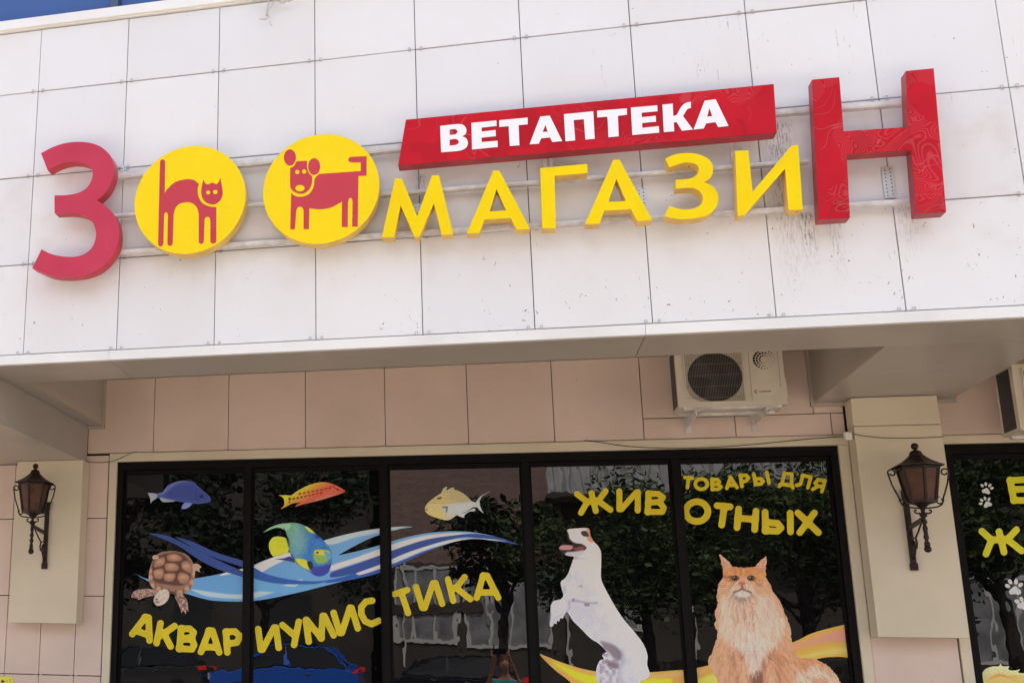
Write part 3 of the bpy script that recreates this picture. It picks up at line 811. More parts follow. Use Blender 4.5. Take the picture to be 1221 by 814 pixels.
def paw(ox, oy, s, pad, toes, k, label, ang=0):
    def E(c, rx, ry, a=0, n=20): return [(c[0]+rx*math.cos(t)*math.cos(a)-ry*math.sin(t)*math.sin(a), c[1]+rx*math.cos(t)*math.sin(a)+ry*math.sin(t)*math.cos(a)) for t in np.linspace(0, 2*math.pi, n+1)[:-1]]
    e_ = empty('paw_sticker', tuple(P1(pad[0]/s+ox, pad[1]/s+oy, STY)), label, 'sticker', 'white paw prints on the right window')
    c = np.array(pad); 
    shp = [(0, -22), (20, -8), (36, 12), (24, 28), (0, 24), (-24, 28), (-36, 12), (-20, -8)]
    ca, sa = math.cos(ang), math.sin(ang)
    pl = [(c[0]+k*(x*ca-y*sa), c[1]+k*(x*sa+y*ca)) for x, y in shp]
    items = [('pad', pl)]+[('toe', E(t, k*11, k*16, math.atan2(t[1]-c[1], t[0]-c[0])+math.pi/2, 12)) for t in toes]
    for nm, pts in items:
        lp = to_world(spline(Z(pts, ox, oy, s), 3), STY); q = MB()
        q.add(lp, [tuple(range(len(lp)))]); q.build(nm, PAW, e_)
paw(1160, 560, 7.4, (120, 180), [(82, 138), (114, 125), (150, 136), (168, 161)], 1.05, 'upper small white paw print left of the В', .3)
paw(1160, 560, 7.4, (128, 298), [(70, 297), (78, 267), (107, 250), (143, 258)], 1.05, 'second small white paw print, just under the upper one', -.35)
paw(1150, 680, 6.07, (367, 138), [(312, 110), (331, 80), (373, 79), (406, 103)], 1.25, 'large white paw print below the Ж', .05)
paw(1150, 680, 6.07, (430, 248), [(413, 206), (452, 205), (380, 222), (482, 235)], 1.25, 'large white paw print cut by the right picture edge', .35)

def decal(name, label, outlines, base, layers, st=.5, Y=STY, cutouts=(), soft=None, kind='sticker', group=None):
    """outlines: list of closed pixel outlines (already in photo px, spline form); layers paint over base"""
    polys = [spline(o, 5) for o in outlines]
    allp = np.concatenate(polys); X, Yg, x0, y0, nx, ny = grid(allp, 1.2, st)
    f = np.full(X.shape, 1e9)
    for p in polys: f = np.minimum(f, sdf_poly(p, X, Yg))
    if soft is not None: f = f+soft(X, Yg)
    for c_ in cutouts: f = np.maximum(f, -sdf_poly(spline(c_, 5), X, Yg))
    col = base(X, Yg) if callable(base) else np.tile(np.array(base, float), X.shape+(1,))
    for ly in layers:
        kind_, geo_, colr, sf = ly[:4]; al = ly[4] if len(ly) > 4 else 1.
        if kind_ == 'p': d = sdf_poly(spline(geo_, 5), X, Yg)
        elif kind_ == 'l': d = sdf_line(geo_[0], geo_[1], X, Yg)
        elif kind_ == 'e': cx, cy, rx, ry = geo_; d = (np.hypot((X-cx)/rx, (Yg-cy)/ry)-1)*min(rx, ry)
        elif kind_ == 'h':                              # fur: many short hairs along a direction field
            n_h, dirf, ln_, wd_, amp = geo_; r2 = np.random.default_rng(n_h); jj, ii = np.nonzero(f < 0); sel = r2.integers(0, len(jj), n_h)
            for q_ in sel:
                j0, i0 = jj[q_], ii[q_]; xs0, ys0 = X[j0, i0], Yg[j0, i0]; dx, dy = dirf(xs0, ys0); a0 = math.atan2(dy, dx)+r2.normal(0, .22); L_ = ln_*r2.uniform(.5, 1.3)
                x1_, y1_ = xs0+L_*math.cos(a0), ys0+L_*math.sin(a0); xm_, ym_ = (xs0+x1_)/2+r2.normal(0, .5), (ys0+y1_)/2+r2.normal(0, .5)
                ia, ib = max(0, int((min(xs0, x1_)-2-x0)/st)), min(nx, int((max(xs0, x1_)+2-x0)/st)+1); ja, jb = max(0, int((min(ys0, y1_)-2-y0)/st)), min(ny, int((max(ys0, y1_)+2-y0)/st)+1)
                if ib <= ia or jb <= ja: continue
                sx_, sy_ = X[ja:jb, ia:ib], Yg[ja:jb, ia:ib]; d = sdf_line([(xs0, ys0), (xm_, ym_), (x1_, y1_)], wd_, sx_, sy_)
                a_ = (np.clip(.5-d/.6, 0, 1)*.65)[..., None]; cc = np.clip(col[j0, i0]*(1+amp*r2.normal()), 0, 250); col[ja:jb, ia:ib] = col[ja:jb, ia:ib]*(1-a_)+cc*a_
            continue
        elif kind_ == 'f': m_ = np.clip(geo_(X, Yg), 0, 1)[..., None]; col = col*(1-m_)+np.array(colr)*m_; continue
        a_ = np.clip(.5-d/max(sf, .3), 0, 1)*al; a_ = a_[..., None]
        cc = colr(X, Yg) if callable(colr) else np.array(colr, float)
        col = col*(1-a_)+cc*a_
    c = np.clip(col, 0, 255)/255; c = np.where(c <= .04045, c/12.92, ((c+.055)/1.055)**2.4)*EW; c = np.minimum(c, .88)
    me = field_mesh(name, f, x0, y0, nx, ny, st, Y, c); ctr = P1(float(allp[:, 0].mean()), float(allp[:, 1].max()), Y)
    o = link(name, me, PRINT); o.data.transform(Matrix.Translation(-ctr)); o.location = ctr
    return tag(o, label, kind, group)
T_ = (150, 560, 4.07)
def ZZ(pts, z): return Z(pts, *z)
def PX(x, y, z): return (x/z[2]+z[0], y/z[2]+z[1])
def LN(pts, z, r): return ([PX(x, y, z) for x, y in pts], r/z[2])
def EL(cx, cy, rx, ry, z): c = PX(cx, cy, z); return (c[0], c[1], rx/z[2], ry/z[2])
# waves across the three left panes
def wave_base(X, Y):
    c = np.empty(X.shape+(3,)); 
    t = np.clip((X-290)/160, 0, 1)[..., None]
    c[:] = np.array([92, 148, 200]); c = c*(1-t)+np.array([104, 156, 202])*t
    return c
WV = [(158, 682, 0), (177, 690), (205, 692), (240, 688), (270, 682), (294, 676), (320, 666), (345, 658), (386, 644), (420, 635), (451, 629.8), (475, 627.6), (495, 627.4, 0), (478, 630), (461, 634.5), (440, 642), (420, 652), (402, 662, 0), (425, 657),
      (451, 650), (479, 641.5), (508, 635.5), (538, 633), (567, 634.5), (597, 641), (620, 649.5, 0), (597, 645.5), (567, 642), (540, 646), (508, 658), (479, 671.5), (451, 683), (427, 689), (403, 694), (351, 707), (302, 716), (260, 716), (241, 713), (224, 708), (190, 699)]
decal('wave_sticker', 'blue and white wave sweeping across the three left panes behind the fishes', [WV], wave_base, [
    ('p', [(262, 686), (278, 678), (294, 676), (294, 684), (280, 683)], (205, 205, 205), .8),
    ('p', [(228, 702), (250, 705), (275, 708), (294, 707), (330, 700), (360, 690), (351, 700), (330, 705), (300, 713), (270, 713), (245, 710)], (168, 190, 206), 2.0),
    ('p', [(301, 676), (320, 666), (345, 657), (345, 664), (322, 676), (310, 682)], (205, 208, 210), 1.),
    ('p', [(386, 644), (420, 635), (451, 629), (496, 626), (478, 630), (452, 635), (425, 640), (395, 649)], (172, 190, 202), 1.5),
    ('p', [(301, 676), (318, 684), (350, 691), (385, 692), (420, 684), (452, 671), (452, 684), (427, 690), (395, 694), (370, 696), (330, 695), (301, 688)], (36, 82, 158), .8),
    ('p', [(301, 690), (330, 697), (360, 699), (390, 693), (360, 704), (320, 705), (301, 700)], (96, 158, 212), 1.2),
    ('p', [(392, 675), (425, 664), (452, 654), (479, 645), (508, 638), (540, 635), (567, 636), (540, 639), (508, 644), (479, 652), (452, 662), (420, 672), (395, 680)], (200, 202, 208), .8),
    ('p', [(452, 662), (479, 652), (508, 643), (540, 638), (567, 636), (597, 641), (620, 650), (590, 645), (560, 640), (535, 643), (505, 652), (479, 663), (452, 676), (420, 684), (395, 688), (395, 682), (425, 672)], (42, 70, 142), .7),
    ('p', [(425, 683), (452, 673), (479, 661), (508, 651), (540, 643), (575, 641.5), (604, 645), (567, 643), (540, 646), (508, 655), (479, 667), (452, 678), (430, 685)], (196, 198, 206), .8),
    ('p', [(452, 679), (479, 668), (508, 656), (540, 647), (565, 643), (540, 647), (508, 660), (479, 673), (440, 688)], (38, 74, 152), .8),
    ('f', lambda X, Y: (np.abs((X-297.5)) < 3.2)*.0, (0, 0, 0), 1),
], st=.55)
decal('ribbon_sticker', 'two dark blue ribbons above the turtle in the first pane', [
    ZZ([(105, 305, 0), (200, 318), (300, 365), (400, 415), (580, 497, 0), (580, 522, 0), (450, 482), (350, 432), (250, 365)], T_),
    ZZ([(235, 322, 0), (330, 350), (440, 400), (580, 443, 0), (580, 474, 0), (430, 425), (330, 378)], T_)], (42, 68, 134), [], st=.6, Y=STY-.0006)
# orange swoosh
def sw_base(X, Y):
    v = vnoise(X*.25+Y, X*.02, 3, 40, 5)[..., None]*.15
    t = np.clip(vnoise(X*.35+Y*1.4, X*0, 14, 99, 9), 0, 1)[..., None]
    return np.array([216, 138, 70])*(1-t)+np.array([226, 164, 62])*t+v*30
decal('swoosh_sticker', 'orange and yellow curved band behind the dog and the cat', [
    [(641, 777.5, 0), (664, 787), (688, 795), (711, 800), (740, 803), (774, 801), (800, 799), (830, 796), (870, 786), (915, 774), (946, 765), (967, 755), (991, 748), (1008, 744, 0), (1013, 783.5, 0), (995, 782.5), (971, 786), (940, 800), (900, 818), (700, 822), (672, 806), (655, 792)]],
    sw_base, [('p', [(925, 776), (967, 761), (991, 753), (1010, 750), (1011, 764), (985, 765), (950, 772)], (206, 140, 118), 6),
              ('p', [(925, 792), (965, 779), (1000, 771), (1012, 773), (1012, 778), (970, 783), (930, 796)], (232, 180, 92), 5),
              ('p', [(658, 787), (690, 800), (730, 808), (800, 808), (800, 814), (720, 818), (685, 808)], (214, 196, 34), 4),
              ('p', [(690, 797), (740, 805), (800, 802), (840, 797), (840, 801), (800, 806), (740, 809)], (216, 160, 110), 3),
              ('p', [(830, 812), (850, 803), (880, 795), (880, 820), (830, 822)], (230, 196, 80), 4)], st=.6)
# turtle
def tb(X, Y):
    n = vnoise(X, Y, 2.2, 2.2, 3)[..., None]
    return np.array([176, 150, 134])+n*28-8
TS = ZZ([(135, 432), (160, 405), (195, 395), (240, 394), (290, 408), (320, 440), (336, 488), (330, 540), (312, 580), (275, 602), (225, 600), (170, 592), (130, 572), (111, 530), (118, 475)], T_)
lay = []
sc_ = [(205, 410, 38, 15), (160, 450, 22, 22), (240, 422, 38, 22), (290, 470, 26, 28), (222, 466, 36, 22), (158, 500, 26, 24), (212, 515, 30, 24), (280, 530, 26, 26), (140, 470, 14, 16)]
lay += [('p', TS, (140, 106, 88), 1.), ('p', ZZ([(135, 440), (170, 412), (240, 400), (290, 420), (318, 470), (312, 530), (270, 560), (200, 555), (140, 540), (125, 490)], T_), (84, 54, 42), 2.5)]
for poly in ([(196, 412), (232, 404), (270, 416), (276, 438), (240, 446), (200, 440)], [(140, 440), (186, 418), (192, 442), (178, 466), (134, 474)],
             [(192, 450), (240, 450), (262, 468), (252, 490), (196, 492), (184, 470)], [(136, 482), (180, 474), (188, 494), (176, 530), (140, 528), (130, 505)],
             [(270, 442), (306, 440), (324, 482), (318, 505), (282, 488), (268, 468)], [(188, 500), (240, 498), (244, 520), (226, 542), (190, 540), (180, 520)],
             [(254, 498), (282, 494), (312, 512), (306, 545), (272, 556), (248, 532)]):
    c0 = np.mean(np.array(poly), 0)
    pq = [tuple(c0+(np.array(p_)-c0)*.86) for p_ in poly]
    lay += [('p', ZZ(pq, T_), (150, 110, 88), 1.6), ('e', EL(c0[0], c0[1]-3, 17, 11, T_), (188, 150, 124), 4, .85), ('e', EL(c0[0]+3, c0[1]+4, 9, 5, T_), (158, 118, 94), 2.5, .6)]
for i, (x, y) in enumerate([(130, 560), (160, 578), (195, 592), (230, 598), (265, 594), (298, 575), (322, 545), (332, 505), (120, 520), (118, 490)]):
    lay += [('e', EL(x, y, 12, 12, T_), (176, 140, 118), 2)]
    lay += [('l', LN([(x+12, y-16), (x+14, y+10)], T_, 2.0), (84, 56, 44), 1., .85)]
legL = ZZ([(152, 585), (110, 576), (80, 578), (50, 583), (32, 598), (28, 618), (55, 622), (62, 630), (90, 618), (125, 610), (152, 606)], T_)
legR = ZZ([(236, 602), (262, 594), (288, 618), (300, 645), (304, 690, 0), (296, 680), (290, 699, 0), (280, 682), (270, 697, 0), (264, 670), (250, 640)], T_)
for lg in (legL, legR):
    lay += [('p', lg, lambda X, Y: np.array([140, 112, 102])+(vnoise(X, Y, 1.1, 1.1, 8)[..., None]-.5)*120, 1.)]
head = ZZ([(150, 600), (170, 582), (198, 580), (212, 600), (204, 630), (180, 652), (152, 658), (136, 640), (138, 618)], T_)
lay += [('p', ZZ([(205, 590), (240, 590), (245, 612), (210, 618)], T_), (84, 56, 48), 1.5), ('p', head, lambda X, Y: np.array([190, 178, 168])+(vnoise(X, Y, 1.5, 1.5, 2)[..., None]-.5)*40, 1.), ('e', EL(152, 640, 12, 7, T_), (140, 112, 96), 2), ('e', EL(150, 626, 4, 4, T_), (40, 30, 28), .8)]
bk1 = ZZ(ell(146, 424, 17, 12, 12), T_); bk2 = ZZ([(325, 460), (348, 455), (366, 470), (356, 480), (360, 494), (340, 488), (328, 500)], T_)
lay += [('p', ZZ(ell(146, 424, 15, 10, 12), T_), (182, 150, 130), 1), ('p', bk2, (176, 148, 130), 1)]
decal('turtle_sticker', 'brown tortoise seen from above, left pane over the letters АКВАР', [TS, legL, legR, head, bk1, bk2], tb, lay, st=.42, Y=STY-.0012)
# blue fish
FB1 = ZZ([(150, 116), (178, 108), (190, 92), (205, 74), (250, 56), (300, 52), (335, 62), (352, 80), (385, 108), (410, 134), (410, 153), (370, 163), (330, 163), (300, 160), (240, 150), (190, 140), (150, 134)], T_)
FB2 = ZZ([(106, 110, 0), (150, 116), (150, 136), (130, 150), (120, 165, 0), (118, 140)], T_); FB3 = ZZ([(166, 134), (200, 140), (240, 150), (215, 155), (178, 154)], T_)
FB4 = ZZ([(285, 160), (322, 162), (310, 178), (290, 188), (270, 186)], T_)
decal('blue_fish_sticker', 'purplish blue fish with a pale tail at the top of the first pane', [FB1, FB2, FB3, FB4], (66, 86, 160), [
    ('p', FB2, (150, 158, 172), 1), ('p', FB3, (158, 166, 172), 1), ('p', FB4, (120, 134, 196), 1), ('p', ZZ([(150, 116), (190, 92), (240, 60), (300, 52), (250, 66), (205, 100), (178, 118)], T_), (104, 122, 178), 2),
    ('p', ZZ([(205, 100), (250, 72), (330, 72), (390, 125), (405, 155), (360, 160), (260, 145), (190, 135)], T_), (50, 66, 138), 6, .8),
    ('f', lambda X, Y: (vnoise(X, Y, 1.2, 1.2, 4)-.5)*.5*(X > 225), (36, 44, 110), 1), ('e', EL(367, 128, 9, 9, T_), (26, 30, 84), 1), ('l', LN([(345, 90), (340, 120), (350, 158)], T_, 2), (46, 52, 124), 2)], st=.42)
# red and yellow fish
Q = (300, 560, 5.82)
RF = ZZ([(272, 176), (300, 158), (330, 138), (400, 104), (480, 85), (540, 90), (600, 114), (640, 138), (652, 149, 0), (625, 162), (590, 174), (540, 190), (460, 214), (400, 228), (350, 240), (300, 256, 0), (320, 236), (345, 222), (310, 228), (280, 234), (235, 256), (200, 272, 0), (222, 250), (228, 225), (222, 200), (205, 184), (185, 175, 0), (230, 174)], Q)
def rfb(X, Y):
    t = np.clip((X-346)/30+.05*(Y-590), 0, 1)[..., None]; n = vnoise(X, Y, .9, .9, 6)[..., None]
    return np.array([222, 204, 44])*(1-t)+(np.array([206, 74, 52])+n*40)*t
dashes = []
for k in range(8):
    x = 330+k*30; dashes.append(('l', LN([(x, 166-k*5.6), (x+9, 163-k*5.6)], Q, 5.2), (130, 40, 26), .9))
for k in range(9):
    x = 262+k*27; dashes.append(('l', LN([(x, 206-k*5.6), (x+7, 203-k*5.6)], Q, 5.2), (130, 40, 26) if k > 3 else (50, 40, 18), .9))
decal('red_fish_sticker', 'slim red and yellow fish with dark dashes at the top of the second pane', [RF], rfb, dashes+[
    ('e', EL(264, 197, 8, 6, Q), (40, 36, 16), .8), ('e', EL(262, 224, 6, 5, Q), (40, 36, 16), .8), ('l', LN([(560, 112), (600, 138), (640, 150)], Q, 3), (140, 40, 30), 1), ('e', EL(597, 135, 7, 6, Q), (60, 30, 30), .8),
    ('p', ZZ([(440, 215), (540, 188), (600, 172), (560, 170), (460, 195)], Q), (226, 140, 120), 3, .7)], st=.42)
# angelfish
AFB = ZZ([(225, 378), (280, 366), (340, 375), (400, 402), (440, 438), (500, 490), (545, 545), (560, 600), (552, 660), (530, 712), (480, 738), (430, 728), (380, 690), (320, 655), (285, 610), (262, 560), (250, 480), (235, 420)], Q)
AFD = ZZ([(78, 436, 0), (120, 404), (170, 382), (230, 370), (275, 380), (240, 420), (200, 402), (160, 402), (120, 418)], Q)
AFT = ZZ([(246, 482), (200, 462), (150, 466), (122, 505), (124, 555), (152, 600), (200, 588), (255, 566)], Q)
AFV = ZZ([(160, 618, 0), (220, 612), (270, 600), (300, 640), (250, 630)], Q)
def afb(X, Y):
    u = (X-PX(250, 0, Q)[0])*.8+(Y-PX(0, 400, Q)[1])*.35; t = np.clip(u/28, 0, 1)[..., None]; n = vnoise(X, Y, 1.6, 1.6, 12)[..., None]-.5
    c = np.array([104, 166, 118])*(1-t)+np.array([50, 112, 184])*t; return c+n*24
decal('angelfish_sticker', 'blue, green and yellow angelfish swimming down in the second pane', [AFB, AFD, AFT, AFV], afb, [
    ('p', AFD, (142, 186, 150), 1.5), ('p', AFT, lambda X, Y: np.array([196, 208, 40])+(vnoise(X, Y, 4, 1, 2)[..., None]-.5)*30, 1), ('p', AFV, (36, 48, 110), 1),
    ('p', ZZ([(222, 400), (245, 450), (262, 480), (262, 540), (240, 480)], Q), (30, 44, 90), 1.5), ('p', ZZ([(262, 560), (290, 600), (325, 650), (290, 620), (268, 590)], Q), (30, 50, 120), 1),
    ('p', ZZ([(370, 392), (410, 402), (442, 436), (405, 432)], Q), (206, 206, 60), 1.2), ('p', ZZ([(440, 450), (465, 455), (470, 475), (445, 470)], Q), (30, 60, 130), 1),
    ('p', ZZ([(285, 400), (330, 390), (380, 470), (370, 560), (310, 600), (275, 520)], Q), (136, 180, 176), 12, .55),
    ('p', ZZ([(300, 620), (350, 615), (400, 640), (425, 695), (390, 690), (340, 665)], Q), (196, 200, 60), 1.5), ('p', ZZ([(385, 640), (410, 632), (425, 655), (425, 690), (405, 690)], Q), (22, 30, 60), 1),
    ('p', ZZ([(425, 580), (450, 552), (540, 560), (548, 590), (520, 640), (460, 650), (432, 620)], Q), (130, 170, 80), 2), ('p', ZZ([(445, 556), (535, 562), (530, 600), (500, 590), (450, 585)], Q), (214, 206, 40), 1.5),
    ('e', EL(456, 572, 9, 7, Q), (30, 40, 60), 1), ('l', LN([(428, 580), (424, 620), (450, 655)], Q, 3), (60, 120, 190), 1.5),
    ('p', ZZ([(425, 672), (480, 668), (550, 650), (552, 690), (530, 715), (480, 738), (430, 728), (415, 700)], Q), (48, 62, 152), 2), ('p', ZZ([(500, 560), (552, 580), (558, 610), (530, 620)], Q), (90, 150, 200), 2),
    ('e', EL(530, 505, 16, 20, Q), (120, 170, 70), 2)], st=.42, Y=STY-.0012)
# pale yellow fish
Y5 = (430, 530, 5.0875)
YF = ZZ([(390, 386), (408, 352), (450, 318), (500, 288), (545, 272), (590, 278), (640, 308), (680, 345), (705, 346), (722, 338), (718, 365), (732, 388), (700, 378), (680, 380), (650, 400), (610, 416), (575, 432), (545, 452), (510, 456), (440, 436), (402, 415)], Y5)
YT = ZZ([(700, 345, 0), (735, 305), (790, 280), (735, 318), (722, 345), (728, 380), (748, 418, 0), (712, 385)], Y5); YD = ZZ([(488, 292, 0), (505, 262), (525, 255), (520, 275), (560, 258), (568, 275), (540, 285)], Y5)
YV = ZZ([(590, 425), (640, 408), (690, 385), (692, 402), (660, 405), (630, 428), (628, 442), (605, 436)], Y5)
def yfb(X, Y):
    t = np.clip((X-530)/26+(Y-600)*.02, 0, 1)[..., None]; n = vnoise(X, Y, 1.2, 1.2, 15)[..., None]-.5
    s_ = (np.sin(X*2.2+Y*1.3)*.5+.5)[..., None]*.12*(Y[..., None] < 600)
    return (np.array([198, 184, 128])*(1-t)+np.array([180, 188, 192])*t+n*22)*(1-s_)
decal('yellow_fish_sticker', 'pale yellow fish with a long thin tail at the top of the third pane', [YF, YT, YD, YV], yfb, [
    ('p', ZZ([(545, 275), (590, 278), (640, 308), (670, 340), (600, 345), (540, 330)], Y5), (176, 164, 112), 3, .8), ('p', ZZ([(500, 375), (560, 362), (650, 350), (690, 360), (640, 395), (560, 420), (510, 405)], Y5), (186, 196, 206), 3),
    ('l', LN([(470, 325), (486, 322)], Y5, 5), (60, 50, 40), 1.2), ('l', LN([(500, 380), (525, 378), (520, 405)], Y5, 4), (80, 80, 86), 1.4), ('l', LN([(395, 392), (408, 398)], Y5, 3), (90, 70, 50), 1), ('p', YD, (170, 170, 140), 1),
    ('p', ZZ([(398, 400), (440, 392), (500, 430), (500, 452), (440, 434)], Y5), (206, 192, 116), 2.5, .7), ('p', ZZ([(738, 303), (800, 278), (745, 330), (740, 350)], Y5), (70, 76, 84), 2, .7)], st=.42)
# dog
G = (640, 620, 4.19)
DG = ZZ([(150, 52, 0), (162, 43), (188, 41), (237, 38), (262, 44), (268, 75), (285, 105), (308, 130), (321, 160), (322, 220), (322, 290), (345, 345), (385, 418), (430, 488), (482, 550), (530, 612), (553, 670), (552, 720), (566, 770), (540, 795),
         (520, 800), (515, 830, 0), (310, 830, 0), (298, 790), (298, 740), (315, 700), (335, 692), (327, 672), (350, 655, 0), (310, 615), (270, 590), (220, 540), (180, 500), (152, 458), (135, 478), (130, 490), (118, 488), (112, 505), (103, 500), (98, 518), (88, 514), (80, 528), (65, 525),
         (70, 480), (70, 430), (85, 403), (120, 393), (133, 372), (125, 345), (120, 308), (140, 290), (157, 265), (168, 235), (180, 200), (184, 182), (150, 175), (120, 155), (110, 138), (125, 122), (160, 120), (178, 122), (160, 100), (152, 80)], G)
def dgb(X, Y):
    n = vnoise(X, Y, 5, 9, 21, .5)[..., None]-.5; n2 = vnoise(X, Y, 1., 2.2, 22, .5)[..., None]-.5
    sh = np.clip((PX(330, 0, G)[0]-X+(Y-690)*.55)/30, 0, 1)[..., None]*14*(Y[..., None] > 680)
    return np.array([206, 207, 216])+n*10+n2*9-sh
decal('dog_sticker', 'white dog with open mouth standing on its hind legs, fourth pane', [DG], dgb, [
    ('h', (1500, lambda x, y: (4+(y-700)*.02, 8), 5, .35, .022), None, 0),
    ('p', ZZ([(145, 45), (158, 60), (165, 92), (190, 112), (225, 118), (247, 132), (238, 150), (200, 156), (165, 160), (140, 168), (112, 158), (100, 120), (130, 60)], G), (26, 22, 22), 1.4),
    ('p', ZZ([(150, 46), (175, 40), (220, 45), (250, 80), (262, 128), (247, 130), (225, 116), (190, 108), (170, 90), (160, 68)], G), (204, 204, 210), 1.2),
    ('p', ZZ([(112, 136), (128, 124), (165, 124), (182, 132), (170, 146), (140, 148), (118, 146)], G), (186, 128, 132), 1.2), ('p', ZZ([(185, 140), (225, 128), (240, 134), (225, 148), (190, 150)], G), (120, 60, 60), 1.5),
    ('p', ZZ([(145, 172), (150, 158), (190, 156), (238, 148), (235, 165), (190, 182)], G), (186, 184, 190), 2),
    ('p', ZZ([(222, 58), (240, 52), (258, 62), (266, 80), (240, 80), (226, 72)], G), (56, 40, 36), 1.6), ('p', ZZ([(246, 44), (262, 44), (272, 72), (286, 104), (268, 108), (250, 90), (262, 80)], G), (196, 140, 104), 2),
    ('p', ZZ([(185, 182), (230, 190), (250, 195), (215, 190), (182, 196)], G), (150, 148, 160), 3, .8), ('l', LN([(165, 405), (200, 402), (250, 412), (300, 412)], G, 3), (120, 118, 132), 2.4, .9), ('p', ZZ([(238, 416), (262, 416), (262, 428), (242, 428)], G), (70, 64, 72), 1.6),
    ('p', ZZ([(160, 400), (230, 415), (290, 414), (250, 470), (210, 520), (180, 490), (158, 450)], G), (186, 188, 206), 8, .7), ('l', LN([(150, 458), (165, 430), (160, 408)], G, 3), (150, 150, 166), 2.4, .8),
    ('l', LN([(178, 395), (186, 392), (184, 402)], G, 2), (90, 86, 96), 1.2), ('l', LN([(210, 330), (222, 325), (226, 334)], G, 2), (130, 128, 140), 1.4),
    ('p', ZZ([(320, 605), (350, 610), (390, 625), (425, 660), (420, 695), (390, 690), (360, 660), (340, 640)], G), (118, 106, 116), 4, .9), ('p', ZZ([(345, 700), (375, 705), (410, 720), (400, 740), (360, 730)], G), (112, 94, 100), 4, .9),
    ('f', lambda X, Y: np.clip(vnoise(X, Y, 4, 4, 31)*1.6-.65, 0, .6)*((X > 715) & (X < 738) & (Y > 770)), (130, 116, 130), 1),
    ('p', ZZ([(428, 640), (440, 700), (415, 760), (440, 820), (425, 830), (405, 760), (425, 690)], G), (160, 158, 172), 5, .7),
    ('l', LN([(75, 520), (100, 485), (120, 470)], G, 3), (168, 168, 180), 2.4, .6), ('l', LN([(128, 340), (140, 330), (142, 360)], G, 3), (160, 160, 172), 2.4, .7),
    ], st=.42, Y=STY-.0012)
# cat
K = (830, 650, 4.965)
CT = ZZ([(138, 50, 0), (160, 66), (192, 92), (222, 124), (285, 130), (345, 125), (372, 98), (416, 58, 0), (414, 110), (412, 165), (420, 200), (445, 245), (453, 270), (478, 300), (510, 360), (525, 400), (542, 440), (562, 510), (562, 545), (578, 595), (590, 640), (610, 663), (650, 665), (700, 668),
         (745, 690), (790, 716), (815, 750), (845, 785), (862, 840, 0), (120, 840, 0), (128, 800), (95, 745), (70, 682), (92, 640), (110, 590), (126, 520), (111, 470), (118, 440), (110, 400), (128, 345), (122, 290), (136, 225), (160, 180), (154, 120)], K)
def ctb(X, Y):
    a = vnoise(X, Y, 3.2, 9, 41, .12); b2 = vnoise(X, Y, 1.1, 5, 42, -.1); c2 = vnoise(X, Y, .8, 1.6, 43)
    n = (a*.5+b2*.3+c2*.2)[..., None]
    return np.array([206, 150, 112])*(1-n*.5)+np.array([232, 200, 172])*n*.5+(n-.5)*34
lay = []
chest = ZZ([(170, 300), (300, 330), (430, 290), (490, 380), (520, 470), (490, 560), (440, 620), (390, 660), (370, 740), (340, 765), (310, 700), (270, 640), (190, 570), (140, 500), (135, 400)], K)
def chc(X, Y):
    a = vnoise(X, Y, 2.6, 11, 51, .05); b2 = vnoise(X, Y, 1.0, 6, 52, -.15); n = (a*.6+b2*.4)[..., None]
    n = .35+n*.4
    return np.array([196, 156, 130])*(1-n)+np.array([236, 214, 200])*n
lay += [('p', chest, chc, 7), ('p', ZZ([(255, 560), (330, 500), (420, 560), (400, 640), (372, 740), (340, 765), (310, 690)], K), lambda X, Y: chc(X, Y)*.5+np.array([222, 206, 196])*.5, 6)]
lay += [('p', ZZ([(165, 150), (222, 124), (345, 125), (405, 160), (412, 185), (375, 215), (340, 200), (285, 180), (235, 200), (185, 215), (160, 185)], K), lambda X, Y: np.array([212, 142, 88])+(vnoise(X, Y, 1, 3, 61)[..., None]-.5)*50, 3),
        ('p', ZZ([(142, 62), (160, 80), (200, 118), (170, 148), (160, 120)], K), (206, 160, 142), 2), ('p', ZZ([(412, 70), (380, 100), (352, 124), (395, 142), (410, 120)], K), (206, 160, 142), 2),
        ('l', LN([(150, 70), (165, 110), (175, 140)], K, 4), (186, 130, 104), 2, .7), ('l', LN([(405, 78), (398, 110), (390, 140)], K, 4), (186, 130, 104), 2, .7)]
for x0_, x1_ in ((262, 268), (300, 296), (245, 232), (318, 330)):
    lay.append(('l', LN([(x0_, 150), (x1_, 178)], K, 3.2), (178, 104, 58), 2, .6))
lay += [('p', ZZ([(240, 225), (272, 232), (305, 225), (340, 250), (335, 290), (300, 312), (250, 312), (215, 290), (212, 250)], K), (214, 190, 172), 5), ('p', ZZ([(215, 280), (240, 262), (272, 258), (310, 262), (335, 284), (310, 322), (275, 330), (235, 320)], K), (142, 120, 106), 4, .9),
        ('p', ZZ([(238, 276), (272, 264), (305, 276), (325, 292), (300, 304), (250, 304), (228, 292)], K), (206, 198, 188), 3), ('p', ZZ([(254, 216), (290, 216), (280, 234), (272, 240), (262, 234)], K), (186, 106, 96), 1.4),
        ('l', LN([(272, 240), (272, 254), (250, 268), (225, 275)], K, 2.6), (104, 70, 58), 1.5), ('l', LN([(272, 254), (298, 268), (325, 276)], K, 2.6), (104, 70, 58), 1.5)]
for cx in (231, 325):
    lay += [('e', EL(cx, 192, 21, 16, K), (112, 70, 44), 1.5), ('e', EL(cx, 192, 17, 13, K), (150, 92, 44), 1.2), ('e', EL(cx, 192, 9, 11, K), (24, 16, 14), 1), ('e', EL(cx-5, 186, 3, 3, K), (235, 235, 235), .6)]
    lay += [('l', LN([(cx-22, 180), (cx, 172), (cx+22, 182)], K, 3), (236, 196, 160), 1.5, .7)]
